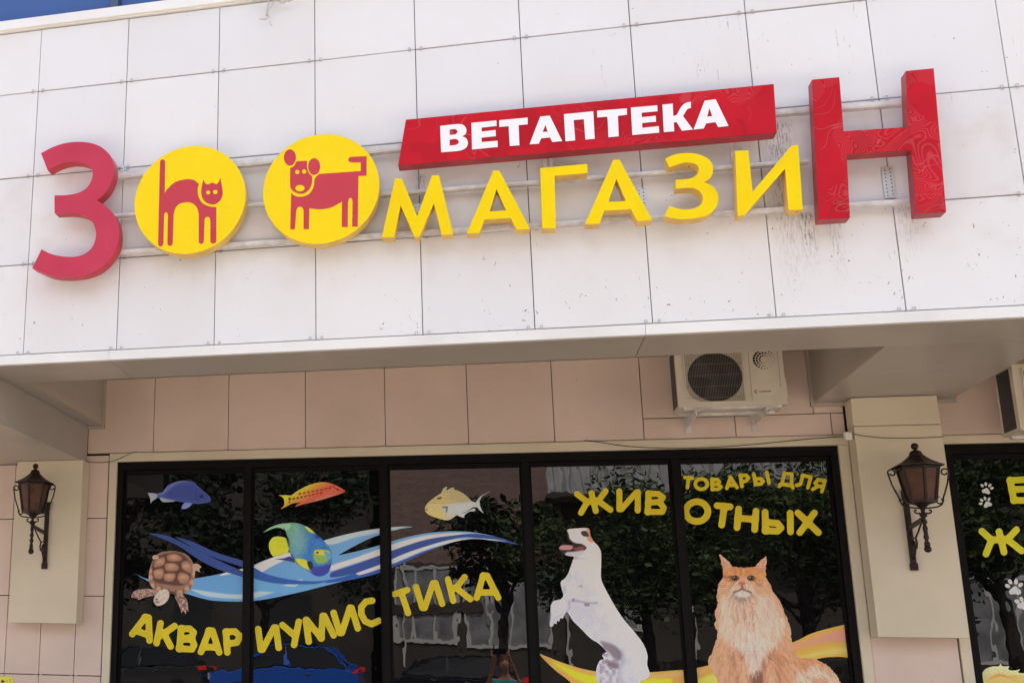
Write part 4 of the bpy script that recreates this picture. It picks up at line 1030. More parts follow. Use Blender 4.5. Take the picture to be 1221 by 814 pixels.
for a_ in range(4):
    lay += [('l', LN([(165-6*a_, 225+a_*18), (205, 235+a_*14)], K, 3), (176, 112, 74), 2, .5), ('l', LN([(395+8*a_, 225+a_*18), (345, 235+a_*14)], K, 3), (176, 112, 74), 2, .5)]
lay += [('f', lambda X, Y: np.clip((vnoise(X, Y, 1.6, 5, 71, .1)-.55)*3, 0, .6)*((np.abs(X-886) < 14) & (np.abs(Y-732) < 14)), (168, 116, 84), 1)]
for pts in ([(205, 645), (225, 700), (240, 760), (250, 830)], [(190, 610), (240, 620), (270, 660)], [(480, 600), (440, 650), (395, 700), (385, 830)], [(330, 770), (335, 830)], [(490, 640), (480, 720), (490, 830)]):
    lay.append(('l', LN(pts, K, 9), (150, 98, 70), 7, .75))
lay += [('p', ZZ([(150, 570), (200, 610), (230, 690), (250, 830), (130, 830), (90, 730), (100, 640)], K), (208, 158, 122), 10, .5), ('p', ZZ([(500, 560), (560, 560), (600, 660), (560, 760), (500, 830), (480, 700)], K), (202, 146, 108), 10, .6),
        ('p', ZZ([(590, 740), (680, 690), (760, 720), (830, 790), (850, 830), (600, 830)], K), lambda X, Y: np.array([226, 196, 174])+(vnoise(X, Y, 1.5, 5, 81, .9)[..., None]-.5)*50, 12),
        ('p', ZZ([(600, 668), (700, 668), (780, 712), (700, 700), (620, 740)], K), (204, 132, 90), 7, .8), ('p', ZZ([(690, 790), (740, 775), (790, 790), (790, 830), (690, 830)], K), (196, 126, 96), 5, .7),
        ('p', ZZ([(335, 765), (385, 740), (388, 830), (335, 830)], K), (110, 72, 54), 4, .85)]
def catdir(x, y):
    if y < 712: return ((x-885)*.9, (y-688)*.9+2)
    return ((x-890)*.12, 10+abs(x-890)*.05)
lay += [('f', lambda X, Y: np.full(X.shape, .08)+(Y > 775)*.05, (96, 60, 40), 1), ('h', (4200, catdir, 6.5, .33, .10), None, 0)]
lay += [('p', ZZ([(238, 276), (272, 264), (305, 276), (322, 290), (300, 302), (250, 302), (230, 290)], K), (208, 198, 188), 3, .7), ('p', ZZ([(254, 216), (290, 216), (280, 234), (272, 240), (262, 234)], K), (182, 102, 92), 1.4),
        ('l', LN([(272, 240), (272, 254), (250, 268), (225, 275)], K, 2.6), (104, 70, 58), 1.5), ('l', LN([(272, 254), (298, 268), (325, 276)], K, 2.6), (104, 70, 58), 1.5)]
for cx in (231, 325): lay += [('e', EL(cx, 192, 23, 17, K), (70, 40, 26), 1.2), ('e', EL(cx, 192, 18, 14, K), (136, 84, 40), 1.0), ('e', EL(cx, 192, 12, 12, K), (20, 14, 12), 1), ('e', EL(cx-4, 187, 3, 3, K), (230, 230, 230), .6)]
for k_ in range(7):
    lay += [('l', ([PX(225-k_*2, 262+k_*5, K), PX(150-k_*3, 250+k_*14, K)], .18), (236, 226, 214), .6, .6), ('l', ([PX(322+k_*2, 262+k_*5, K), PX(400+k_*3, 250+k_*14, K)], .18), (236, 226, 214), .6, .6)]
decal('cat_sticker', 'fluffy ginger cat with pale chest sitting in the fifth pane', [CT], ctb, lay, st=.45, Y=STY-.0012,
      soft=lambda X, Y: (vnoise(X, Y, 1.2, 2.4, 91)-.5)*1.6)
# pale yellow crest in the lower right corner
BR = (1150, 680, 6.07)
decal('crest_sticker', 'pale yellow feathery crest at the bottom of the far right window', [ZZ([(130, 745), (150, 712), (200, 692), (245, 690), (262, 668, 0), (278, 690), (325, 690, 0), (318, 712), (350, 722), (405, 712, 0), (390, 735), (450, 742, 0), (520, 760), (560, 830), (125, 830)], BR)],
      lambda X, Y: np.array([232, 222, 146])+(vnoise(X, Y, 1.5, 4, 95)[..., None]-.5)*24, [
      ('p', ZZ([(150, 830), (170, 780), (230, 745), (262, 735), (310, 760), (400, 750), (480, 770), (520, 830)], BR), (226, 178, 104), 3)]+
      [('l', LN([(262+math.cos(a)*10, 760), (262+math.cos(a)*120, 760-math.sin(a)*55+20)], BR, 2.5), (190, 130, 66), 1.2, .7) for a in np.linspace(-.3, 3.4, 12)], st=.5)


# ================================================================== WALL LANTERNS
IRON = mat('wrought_iron', (.030, .018, .016, 1), .42, .55, bump=.5, bscale=70, var=.4, vscale=30)
AMBER = mat('amber_pane', (.11, .05, .03, 1), .5, spec=.2, var=.35, vscale=18)
def lantern(x, label):
    YW = D-.151; z0 = 2.182; yc = -.277
    e = empty('wall_lantern', (x, YW, z0), label, 'wall lantern', 'antique wall lanterns on the cream boards')
    def L(name, q, m=IRON, smooth=False, par=None): 
        o = q.build(name, m, None, smooth=smooth); o.parent = par or e; return o
    q = MB(); q.box(-.016, .016, -.022, 0, .03, .47); q.box(-.021, .021, -.026, 0, 0, .045); q.box(-.02, .02, -.024, 0, .44, .50)
    bevel(L('wall_bar', q), .004)
    q = MB(); q.bar((0, -.02, .262), (0, yc, .292), .009, .012); L('arm', q)
    # twisted stem
    q = MB(); n = 22; base = len(q.v)
    for i in range(n):
        zz_ = .13+(.375-.13)*i/(n-1); tw = i*.55; r = .0125+.003*math.sin(i*1.7)
        for k in range(8):
            a = tw+k*math.pi/4; rr = r*(1.12 if k % 2 else .88); q.v.append((rr*math.cos(a), yc+rr*math.sin(a), zz_))
    for i in range(n-1):
        for k in range(8): q.f.append((i*8+k, i*8+(k+1) % 8, (i+1)*8+(k+1) % 8, (i+1)*8+k)); q.m.append(0)
    q.sphere((0, yc, .108), .021, 12); q.lathe([(.012, .122), (.018, .128), (.012, .136)], (0, yc, 0), 10)
    q.lathe([(.013, .300), (.022, .308), (.022, .318), (.013, .326)], (0, yc, 0), 10)
    L('stem', q, smooth=True)
    # hexagonal body: posts, panes, rims
    H = 6; rt, rb, zt, zb = .112, .076, .600, .395
    body = MB()
    def hexp(r, z, k, a0=math.pi/6): return Vector((r*math.cos(a0+k*math.pi/3), yc+r*math.sin(a0+k*math.pi/3), z))
    for k in range(H): body.bar(hexp(rb, zb, k), hexp(rt, zt, k), .0065, .0065, up=(0, 1, 0))
    body.lathe([(rb-.014, zb-.012), (rb+.008, zb-.010), (rb+.010, zb+.006), (rb-.012, zb+.008)], (0, yc, 0), 6, a0=math.pi/6)
    body.lathe([(rt-.012, zt-.012), (rt+.006, zt-.012), (rt+.006, zt+.002), (rt-.012, zt+.004)], (0, yc, 0), 6, a0=math.pi/6)
    body.lathe([(.012, .345), (.022, .36), (.034, .372), (.060, .382), (rb-.01, .390), (.01, .391)], (0, yc, 0), 12)
    fr = L('lantern_frame', body)
    for k in range(H):
        a, b, c, d_ = hexp(rb-.004, zb, k), hexp(rb-.004, zb, k+1), hexp(rt-.004, zt-.005, k+1), hexp(rt-.004, zt-.005, k)
        nrm = (b-a).cross(d_-a).normalized()*.002
        q = MB(); q.add([a, b, c, d_, a-nrm, b-nrm, c-nrm, d_-nrm], [(0, 1, 2, 3), (7, 6, 5, 4), (0, 4, 5, 1), (1, 5, 6, 2), (2, 6, 7, 3), (3, 7, 4, 0)])
        L('pane', q, AMBER, par=fr)
    q = MB(); q.lathe([(.143, .604), (.145, .610), (.118, .622), (.085, .640), (.055, .662), (.034, .682), (.001, .684)], (0, yc, 0), 6, a0=math.pi/6)
    q.lathe([(.143, .604), (.09, .606), (.001, .607)], (0, yc, 0), 6, a0=math.pi/6)
    L('roof', q)
    q = MB(); q.lathe([(.036, .672), (.037, .680), (.032, .696), (.020, .706), (.009, .709), (.008, .714)], (0, yc, 0), 14); q.sphere((0, yc, .732), .0215, 14)
    L('finial', q, smooth=True)
    # side scrolls
    for sx in (-1, 1):
        def S(pts, r=.0048): 
            q.tube([(sx*a, yc+c, b) for a, b, c in pts], r, 7)
        q = MB()
        cur = []
        for i in range(15):                    # top curl
            a = math.pi*(1.95-i*.13); rr = .011+.0042*0+.0009*i
            cur.append((.143+rr*math.cos(a)*1.0, .570+rr*math.sin(a), 0))
        cur = cur + [(.163, .560, 0), (.150, .500, 0), (.132, .450, 0), (.118, .415, 0), (.117, .398, 0), (.106, .375, 0), (.085, .362, 0), (.055, .357, 0), (.016, .353, 0)]
        S(cur)
        cur = []
        for i in range(14):
            a = math.pi*(.5+i*.14); rr = .024-.0008*i
            cur.append((.098+rr*math.cos(a), .398+rr*math.sin(a), 0))
        S(cur, .0045)
        cur = [(.016, .325, 0), (.03, .322, 0), (.042, .327, 0), (.046, .337, 0), (.040, .344, 0), (.033, .340, 0)]
        S(cur, .005)
        L('scroll', q, smooth=True)
    q = MB()
    q.tube([(0, -.025, .235), (0, -.05, .20), (0, -.10, .19), (0, -.16, .225), (0, -.22, .265)], .0055, 7)
    q.tube([(0, -.024, .07), (0, -.05, .09), (0, -.075, .13), (0, -.07, .17), (0, -.045, .18), (0, -.04, .16)], .0065, 7)
    q.tube([(0, -.10, .19), (0, -.115, .16), (0, -.10, .13), (0, -.08, .14)], .006, 7)
    L('bracket_scroll', q, smooth=True)
    return e
lantern(-.525, 'antique iron lantern with amber panes on the cream board at the left edge')
lantern(5.258, 'antique iron lantern with amber panes on the cream column between the two windows')

# ================================================================== AIR CONDITIONERS
ACM = mat('ac_casing', (.66, .60, .49, 1), .45, bump=.05, var=.12, vscale=6)
ACD = mat('ac_cavity', (.012, .011, .011, 1), .7)
ACG = mat('ac_wire', (.20, .18, .155, 1), .5)
COIL = mat('ac_coil', (.045, .045, .05, 1), .5, .4, bump=.8, bscale=120)
def ac_unit(x0, y0, z0, label, wd=.642, h=.41, dp=.25, brackets=True):
    e = empty('air_conditioner', (x0+wd/2, y0+dp/2, z0), label, 'air conditioner', 'outdoor air conditioner units under the soffit')
    x1 = x0+wd; fr_c = (x0+.232, z0+.196); fr_r = .163
    ox = Vector((x0, y0, z0))
    # front plate with a round opening: ring of quads
    q = MB(); n = 48; ring_ = [(fr_c[0]+fr_r*math.cos(2*math.pi*i/n), fr_c[1]+fr_r*math.sin(2*math.pi*i/n)) for i in range(n)]
    loop = [Vector((a, 0, b)) for a, b in [(x0, z0), (x1, z0), (x1, z0+h), (x0, z0+h)]]
    slab(q, [loop, [Vector((a, 0, b)) for a, b in ring_]], y0, y0+.012, 0, 0, back=False)
    q.box(x0, x0+.004, y0+.0125, y0+dp, z0, z0+h); q.box(x1-.004, x1, y0+.0125, y0+dp, z0, z0+h)
    q.box(x0+.0045, x1-.0045, y0+.0125, y0+dp, z0, z0+.004); q.box(x0+.0045, x1-.0045, y0+.0125, y0+dp, z0+h-.004, z0+h)
    q.box(x0+.0045, x1-.0045, y0+dp-.004, y0+dp, z0+.0045, z0+h-.0045)
    bevel(q.build('casing', ACM, e), .003)
    q = MB(); q.box(x0+.02, x0+.43, y0+.06, y0+.065, z0+.02, z0+h-.02); q.build('cavity', ACD, e)
    q = MB(); q.box(x0-.0015, x0-.0002, y0+.045, y0+dp-.03, z0+.02, z0+h-.02); q.build('coil', COIL, e)
    # fan
    q = MB(); cx, cz = fr_c
    q.lathe([(.035, 0), (.035, .03), (.001, .032)], (cx, y0+.025, cz), 16, ax='y')
    for k in range(3):
        a = k*2.094+.4; pts = []
        for r_, w_, t_ in ((.03, .03, .0), (.09, .07, .01), (.145, .085, .018)):
            for s_ in (-1, 1):
                pts.append((cx+r_*math.cos(a)-s_*w_*math.sin(a)*.7, y0+.035+s_*.012, cz+r_*math.sin(a)+s_*w_*math.cos(a)*.7))
        q.add(pts, [(0, 1, 3, 2), (2, 3, 5, 4)])
    q.build('fan', mat('fan_plastic', (.02, .02, .02, 1), .5) if 'fan_plastic' not in MATS else MATS['fan_plastic'], e)
    # grille frame + wires
    q = MB(); gx0, gx1, gz0, gz1 = x0+.050, x0+.402, z0+.030, z0+.375
    fl = [(gx0, gz1), (gx1, gz1), (gx1, gz0), (gx0+.09, gz0), (gx0+.03, gz0+.022), (gx0, gz0+.09), (gx0, gz1)]
    q.tube([(a, y0-.007, b) for a, b in fl], .0042, 6)
    q.build('grille_frame', ACM, e)
    q = MB(); k = 0; x = gx0+.008
    while x < gx1-.004:
        zlo = gz0 if x > gx0+.09 else gz0+.09*(1-(x-gx0)/.09)**1.6
        q.tube([(x, y0-.005, zlo), (x, y0-.005, gz1)], .0014, 4, cap=False); x += .0098
    for i in range(5):
        z = gz0+.03+i*(gz1-gz0-.05)/4; q.tube([(gx0, y0-.003, z), (gx1, y0-.003, z)], .0014, 4, cap=False)
    gw = q.build('grille_wires', ACG, e); gw['kind'] = 'stuff'
    q = MB(); q.box(x0+.440, x0+.4415, y0-.0012, y0-.0002, z0+.03, z0+h-.002); q.box(x1-.03, x1-.0285, y0-.0012, y0-.0002, z0+.11, z0+h-.002)
    q.box(x0+.43, x1-.03, y0-.0012, y0-.0002, z0+.10, z0+.1012) if False else None
    q.build('cover_seam', ACD, e)
    # vent of dots in a crescent
    q = MB(); dx, dz = x0+.531, z0+.298
    for ringr, cnt, big in ((.060, 22, .0085), (.043, 16, .0075), (.026, 11, .0062)):
        for i in range(cnt):
            a = 2*math.pi*i/cnt+.1; sz = big*(.28+.72*max(0, min(1, .55-.62*math.cos(a-2.65+math.pi))))
            q.lathe([(sz, -.0012), (.0001, -.0013)], (dx+ringr*math.cos(a), y0, dz+ringr*math.sin(a)), 8, ax='y')
    q.build('vent_dots', ACD, e)
    # emblem: an open ring and a row of small marks, as far as they can be read
    q = MB(); lx, lz = x0+.468, z0+.088
    q.tube([(lx+.0085*math.cos(a), y0-.0010, lz+.0085*math.sin(a)) for a in np.linspace(.8, 5.4, 16)], .0022, 5)
    u = lx+.020
    for wd_, hh_, gp in ((.003, .009, .003), (.005, .007, .002), (.005, .007, .0025), (.006, .008, .002), (.007, .009, .002), (.006, .007, .002), (.007, .007, .002), (.005, .009, .002), (.005, .007, .002)):
        q.box(u, u+wd_, y0-.0011, y0-.0002, lz-.0045, lz-.0045+hh_*.28); q.box(u, u+.0016, y0-.0013, y0-.0002, lz-.0045, lz-.0045+hh_); q.box(u+.0005, u+wd_, y0-.0012, y0-.0002, lz-.0045+hh_*.7, lz-.0045+hh_); u += wd_+gp
    q.build('emblem', ACD, e)
    q = MB(); q.box(x1+.0005, x1+.035, y0+.10, y0+.22, z0+.05, z0+.19); bevel(q.build('valve_cover', ACM, e), .006)
    q = MB(); q.box(x0+.03, x1-.03, y0+.01, y0+.05, z0-.018, z0-.0005); q.box(x0+.03, x1-.03, y0+dp-.05, y0+dp-.01, z0-.018, z0-.0005); q.build('base_rail', STEEL, e)
    for bx_ in ((x0+.115, x0+.53) if brackets else (x0+.53,)):
        q = MB(); q.box(bx_-.018, bx_+.018, y0-.02, D-.004, z0-.030, z0-.0185); q.box(bx_-.018, bx_-.013, y0-.02, D-.004, z0-.060, z0-.0305)
        q.box(bx_-.02, bx_+.02, D-.010, D-.0035, z0-.10, z0+.06)
        q.build('support_bracket', STEEL, e)
    return e
ac_unit(3.934, D-.42, 3.204, 'beige air conditioner unit whole in view, half hidden by the soffit, beside the beam')
ac_unit(5.838, D-.42, 3.000, 'beige air conditioner unit cut by the right picture edge, above the far right window', brackets=False)
q = MB(); q.tube([(4.595, 1.72, 3.36), (4.602, 1.73, 3.42), (4.606, 1.74, 3.55), (4.60, 1.76, 3.68), (4.62, 1.80, 3.78), (4.70, 1.90, 3.80)], .017, 10)
q.tube([(4.585, 1.70, 3.36), (4.590, 1.70, 3.45), (4.59, 1.72, 3.60), (4.60, 1.80, 3.74)], .010, 8)
tag(q.build('insulated_pipe', mat('pipe_foam', (.015, .014, .014, 1), .85), smooth=True), 'black insulated pipes rising from the air conditioner beside the beam', 'pipe')

# ================================================================== CABLES AND SMALL THINGS
WIRE = mat('black_cable', (.03, .027, .025, 1), .6)
WIREW = mat('grey_cable', (.55, .53, .52, 1), .6)
def cable(pts, Y, r, label, m=WIRE, name='cable'):
    P = [P1(a, b, Y) for a, b in pts]; fine = []
    for i in range(len(P)-1):
        p0, p1, p2, p3 = P[max(i-1, 0)], P[i], P[i+1], P[min(i+2, len(P)-1)]
        for t in (0, .33, .66): fine.append(.5*((2*p1)+(-p0+p2)*t+(2*p0-5*p1+4*p2-p3)*t*t+(-p0+3*p1-3*p2+p3)*t**3))
    fine.append(P[-1]); q = MB(); q.tube(fine, r, 6); return tag(q.build(name, m, smooth=True), label, 'cable')
cable([(97, 548.5), (112, 551), (130, 550.5), (146, 545), (156, 540), (163, 538)], D-.018, .0022, 'thin black cable drooping over the corner of the left window trim')
cable([(697, 524.5), (715, 527), (745, 531.5), (790, 534), (850, 533), (905, 529), (960, 523.5), (1008, 520)], D-.019, .0024, 'long thin black cable sagging along the trim above the right panes')
cable([(1018, 517), (1038, 520.5), (1060, 522), (1092, 522), (1125, 520.5)], D-.156, .0022, 'thin black cable crossing the cream column above the lantern')
c = P1(1011, 520, D-.12); q = MB(); q.box(-.022, .022, -.02, .02, -.027, .027); o = bevel(q.build('junction_box', mat('white_plastic', (.74, .73, .68, 1), .4)), .005); o.location = c
tag(o, 'small white junction box at the upper right corner of the window trim', 'junction box')
q = MB()
def pw(pts, Y=-.045): return [P1(a, b, Y) for a, b in pts]
q.tube(pw([(331, -6), (326, 3), (321.5, 10), (319.5, 17), (320.5, 21), (317, 23.4), (309.5, 23)]), .0048, 8)
q.tube(pw([(322, -4), (319.5, 6), (318.5, 13), (317.8, 19.5)]), .0055, 8)
q.tube(pw([(321, 25), (323, 27), (321.5, 28.5), (324.5, 31)]), .0022, 6)
q.tube(pw([(300, 2), (315, 0), (330, -1), (345, 1.5), (352, -2)], -.05), .006, 8)
q.sphere(tuple(P1(337, 2, -.05)), .019, 10, sq=(1.2, .7, .9)); q.sphere(tuple(P1(331, 0, -.05)), .012, 8)
tag(q.build('cable_bundle', WIREW, smooth=True), 'tangle of cut grey cables hanging from the top trim', 'cable')
# yellow notice low on the left wall
e = empty('wall_notice', tuple(P1(6, 825, D-.004)), 'small yellow notice with black marks in the lower left corner', 'notice')
def flat(pts, Y, name, m, par):
    lp = to_world(np.array(pts, float), Y); q = MB(); slab(q, [lp], Y, Y+.0015, 0, 0, back=False); return q.build(name, m, par)
flat([(-12, 806), (15, 806), (15, 832), (-12, 832)], D-.004, 'plate', mat('notice_yellow', (.78, .74, .08, 1), .5), e)
NB = mat('notice_black', (.02, .02, .015, 1), .5); NY = mat('notice_dull', (.45, .38, .02, 1), .5)
flat([(1.5, 811), (3, 809.5), (5.5, 812), (4.5, 813.2), (3, 812.6), (2.6, 816), (1.8, 816)], D-.0047, 'pictogram', NB, e)
flat([(10.5, 809.5), (12, 808.8), (13, 810), (12.4, 812.5), (12.2, 814.5), (11.2, 814.5), (12, 811.5), (11.6, 810.2)], D-.0047, 'mark', NY, e)
flat([(7, 811), (8.3, 810), (8.6, 812.5), (7.4, 812.8)], D-.0047, 'mark', NY, e)

# ================================================================== THE OTHER SIDE OF THE STREET (seen in the panes)
BRICK = bpy.data.materials.new('brick_wall'); BRICK.use_nodes = True
l = BRICK.node_tree.links; b = BRICK.node_tree.nodes['Principled BSDF']; b.inputs['Roughness'].default_value = .9
bt = N(BRICK, 'ShaderNodeTexBrick'); bt.inputs['Scale'].default_value = 1; bt.inputs['Brick Width'].default_value = .26; bt.inputs['Row Height'].default_value = .085; bt.inputs['Mortar Size'].default_value = .008
bt.inputs['Color1'].default_value = (.42, .27, .22, 1); bt.inputs['Color2'].default_value = (.33, .20, .165, 1); bt.inputs['Mortar'].default_value = (.2, .18, .17, 1)
g_ = N(BRICK, 'ShaderNodeNewGeometry'); mp = N(BRICK, 'ShaderNodeMapping'); mp.inputs['Rotation'].default_value = (math.pi/2, 0, 0); l.new(g_.outputs['Position'], mp.inputs[0]); l.new(mp.outputs[0], bt.inputs['Vector']); l.new(bt.outputs[0], b.inputs['Base Color'])
PLAST = mat('grey_plaster', (.10, .09, .08, 1), .9, var=.3, vscale=1.2)
CURT = mat('pale_curtain', (.42, .43, .46, 1), .8, var=.55, vscale=1.6)
WFR = mat('white_window_frame', (.78, .78, .78, 1), .5)
ob = empty('brick_building', (8, -32, 0), 'brick building across the street with big curtained windows, mirrored in the panes', 'building')
def bx(par, name, m, *a):
    q = MB(); q.box(*a); return q.build(name, m, par)
bx(ob, 'wall', BRICK, -1.2, 5.2, -40, -32, 4.75, 13); bx(ob, 'wall', PLAST, -1.2, 30, -40, -32.002, -.1, 4.748); bx(ob, 'wall', PLAST, 5.202, 30, -40, -32, 4.75, 13)
bx(ob, 'cornice', PLAST, -1.3, 30.1, -40.1, -31.7, 13.003, 13.4)
def big_window(par, x0, x1, z0, z1, y=-32, nv=3, nh=2):
    f = MB(); f.box(x0-.12, x1+.12, y+.0, y+.06, z0-.12, z0); f.box(x0-.12, x1+.12, y, y+.06, z1, z1+.12); f.box(x0-.12, x0, y, y+.06, z0+.001, z1-.001); f.box(x1, x1+.12, y, y+.06, z0+.001, z1-.001)
    for i in range(1, nv): xx = x0+(x1-x0)*i/nv; f.box(xx-.05, xx+.05, y, y+.055, z0+.001, z1-.001)
    fo = f.build('window_frame', WFR, par); q = MB(); q.box(x0, x1, y+.004, y+.02, z0, z1); q.build('curtained_pane', CURT, fo)
big_window(ob, -.8, 1.3, 2.0, 4.5); big_window(ob, 1.7, 4.6, 1.8, 4.6, nv=4); big_window(ob, 6.6, 7.6, 2.4, 4.0, nv=2); big_window(ob, 16.5, 20, 1.6, 4.2, nv=4)
bx(ob, 'shop_fascia', PLAST, -1.1, 2.2, -31.999, -31.9, 2.95, 3.30)
for xx in (-.5, 6.5, 13): big_window(ob, xx, xx+1.6, 9.2, 10.8, nv=2)
for xx in (-.55, 2.9, 5.1, 9.2, 14.8, 16.1):
    bx(ob, 'drain_pipe', WFR, xx, xx+.09, -31.86, -31.75, 1.0 if xx < 9 else 1.2, 5.2)
CORR = mat('corrugated_sheet', (.75, .74, .75, 1), .6, .0, var=.3, vscale=3)
q = MB(); xx = 4.6; pts = []
while xx < 16: pts.append(xx); xx += .075
vs = [(x_, -30.4+(.05 if i % 4 < 2 else -.05), z_) for z_ in (7.0, 8.0) for i, x_ in enumerate(pts)]
q.add(vs, [(i, i+1, i+1+len(pts), i+len(pts)) for i in range(len(pts)-1)]); q.build('corrugated_balcony', CORR, ob)
bx(ob, 'balcony_slab', PLAST, 4.5, 16.1, -31.998, -30.3, 6.85, 6.99)
db = empty('plaster_building', (-16, -34, 0), 'dark plaster building behind the trees across the street', 'building')
bx(db, 'wall', PLAST, -34, -1.9, -44, -34, -.1, 14); 
for xx in np.arange(-30, -4, 4.): 
    for zz_ in (1.8, 5.2, 8.6): bx(db, 'window', mat('dull_pane', (.05, .055, .06, 1), .2) if 'dull_pane' not in MATS else MATS['dull_pane'], xx, xx+1.7, -34.0, -33.95, zz_, zz_+1.8)
LEAF = [mat('leaf_green', (.08, .13, .03, 1), .6, var=.4, vscale=1.5), mat('leaf_dark', (.022, .045, .012, 1), .6, var=.4, vscale=1.5)]
BARK = mat('bark', (.07, .055, .045, 1), .9, bump=1, bscale=18, var=.4, vscale=8)
def tree(x, y, h, cr, zc, label, n=5200, dark=0, ls=.13, seed=0, lean=0):
    r2 = random.Random(seed); e = empty('broadleaf_tree', (x, y, 0), label, 'tree', 'trees along the far side of the street')
    q = MB(); top = Vector((x+lean, y, zc)); q.tube([(x, y, -.1), (x+lean*.2, y, zc*.35), (x+lean*.6, y+.05, zc*.7), tuple(top)], [.22, .17, .13, .07], 9)
    cl = []
    for k in range(15):
        a = r2.uniform(0, 6.28); rr = cr*r2.uniform(.35, .95); c_ = Vector((x+lean+rr*math.cos(a), y+rr*math.sin(a)*.7, zc+r2.uniform(-.6, .9)*cr*.75))
        s_ = Vector((x+lean*.6, y, zc*r2.uniform(.5, .85))); q.tube([s_, (s_+c_)/2+Vector((0, 0, .15)), c_], [.07, .045, .02], 6); cl.append((c_, cr*r2.uniform(.2, .42)))
        cl.append((c_+Vector((r2.uniform(-.8, .8), r2.uniform(-.5, .5), r2.uniform(-.3, .7)))*cr*.4, cr*r2.uniform(.2, .4)))
    q.build('trunk', BARK, e)
    q = MB()
    for i in range(n):
        c_, rr = r2.choice(cl); dv = Vector((r2.gauss(0, 1), r2.gauss(0, 1), r2.gauss(0, .75))); dv = dv.normalized()*rr*r2.random()**.45
        p = c_+dv; u = Vector((r2.gauss(0, 1), r2.gauss(0, 1), r2.gauss(0, .6))).normalized(); v = u.cross(Vector((r2.gauss(0, 1), r2.gauss(0, 1), r2.gauss(0, 1)))).normalized()
        s_ = ls*r2.uniform(.6, 1.3); q.add([p-u*s_, p+v*s_*.5, p+u*s_, p-v*s_*.5], [(0, 1, 2, 3)])
    o = q.build('crown', LEAF[dark], e, fix=False); o['kind'] = 'stuff'; return e
tree(-9.5, -24, 9, 3.4, 5.4, 'dark broad tree at the far left across the street', 8000, 1, seed=1)
tree(-4.5, -26, 9, 3.0, 5.2, 'dark tree mirrored in the first two panes, above the parked cars', 8000, 1, seed=2)
tree(2.7, -24.5, 7, 1.7, 4.5, 'slender tree mirrored in the third pane in front of the brick wall', 3600, 1, ls=.11, seed=3, lean=.3)
tree(6.8, -23, 8, 2.9, 4.4, 'leafy green tree mirrored behind the white dog', 15000, 0, ls=.085, seed=4)
tree(10.9, -24, 8, 3.2, 4.3, 'leafy green tree mirrored behind the ginger cat', 16000, 0, ls=.085, seed=5)
tree(15.2, -22, 8, 2.9, 4.9, 'dark leafy tree mirrored in the far right window', 13000, 0, ls=.09, seed=6, lean=-.5)
q = MB(); q.box(7.5, 20, -28.0, -27.8, -.1, 1.5)
tag(q.build('low_wall', PLAST), 'low dark wall on the pavement across the street', 'wall')

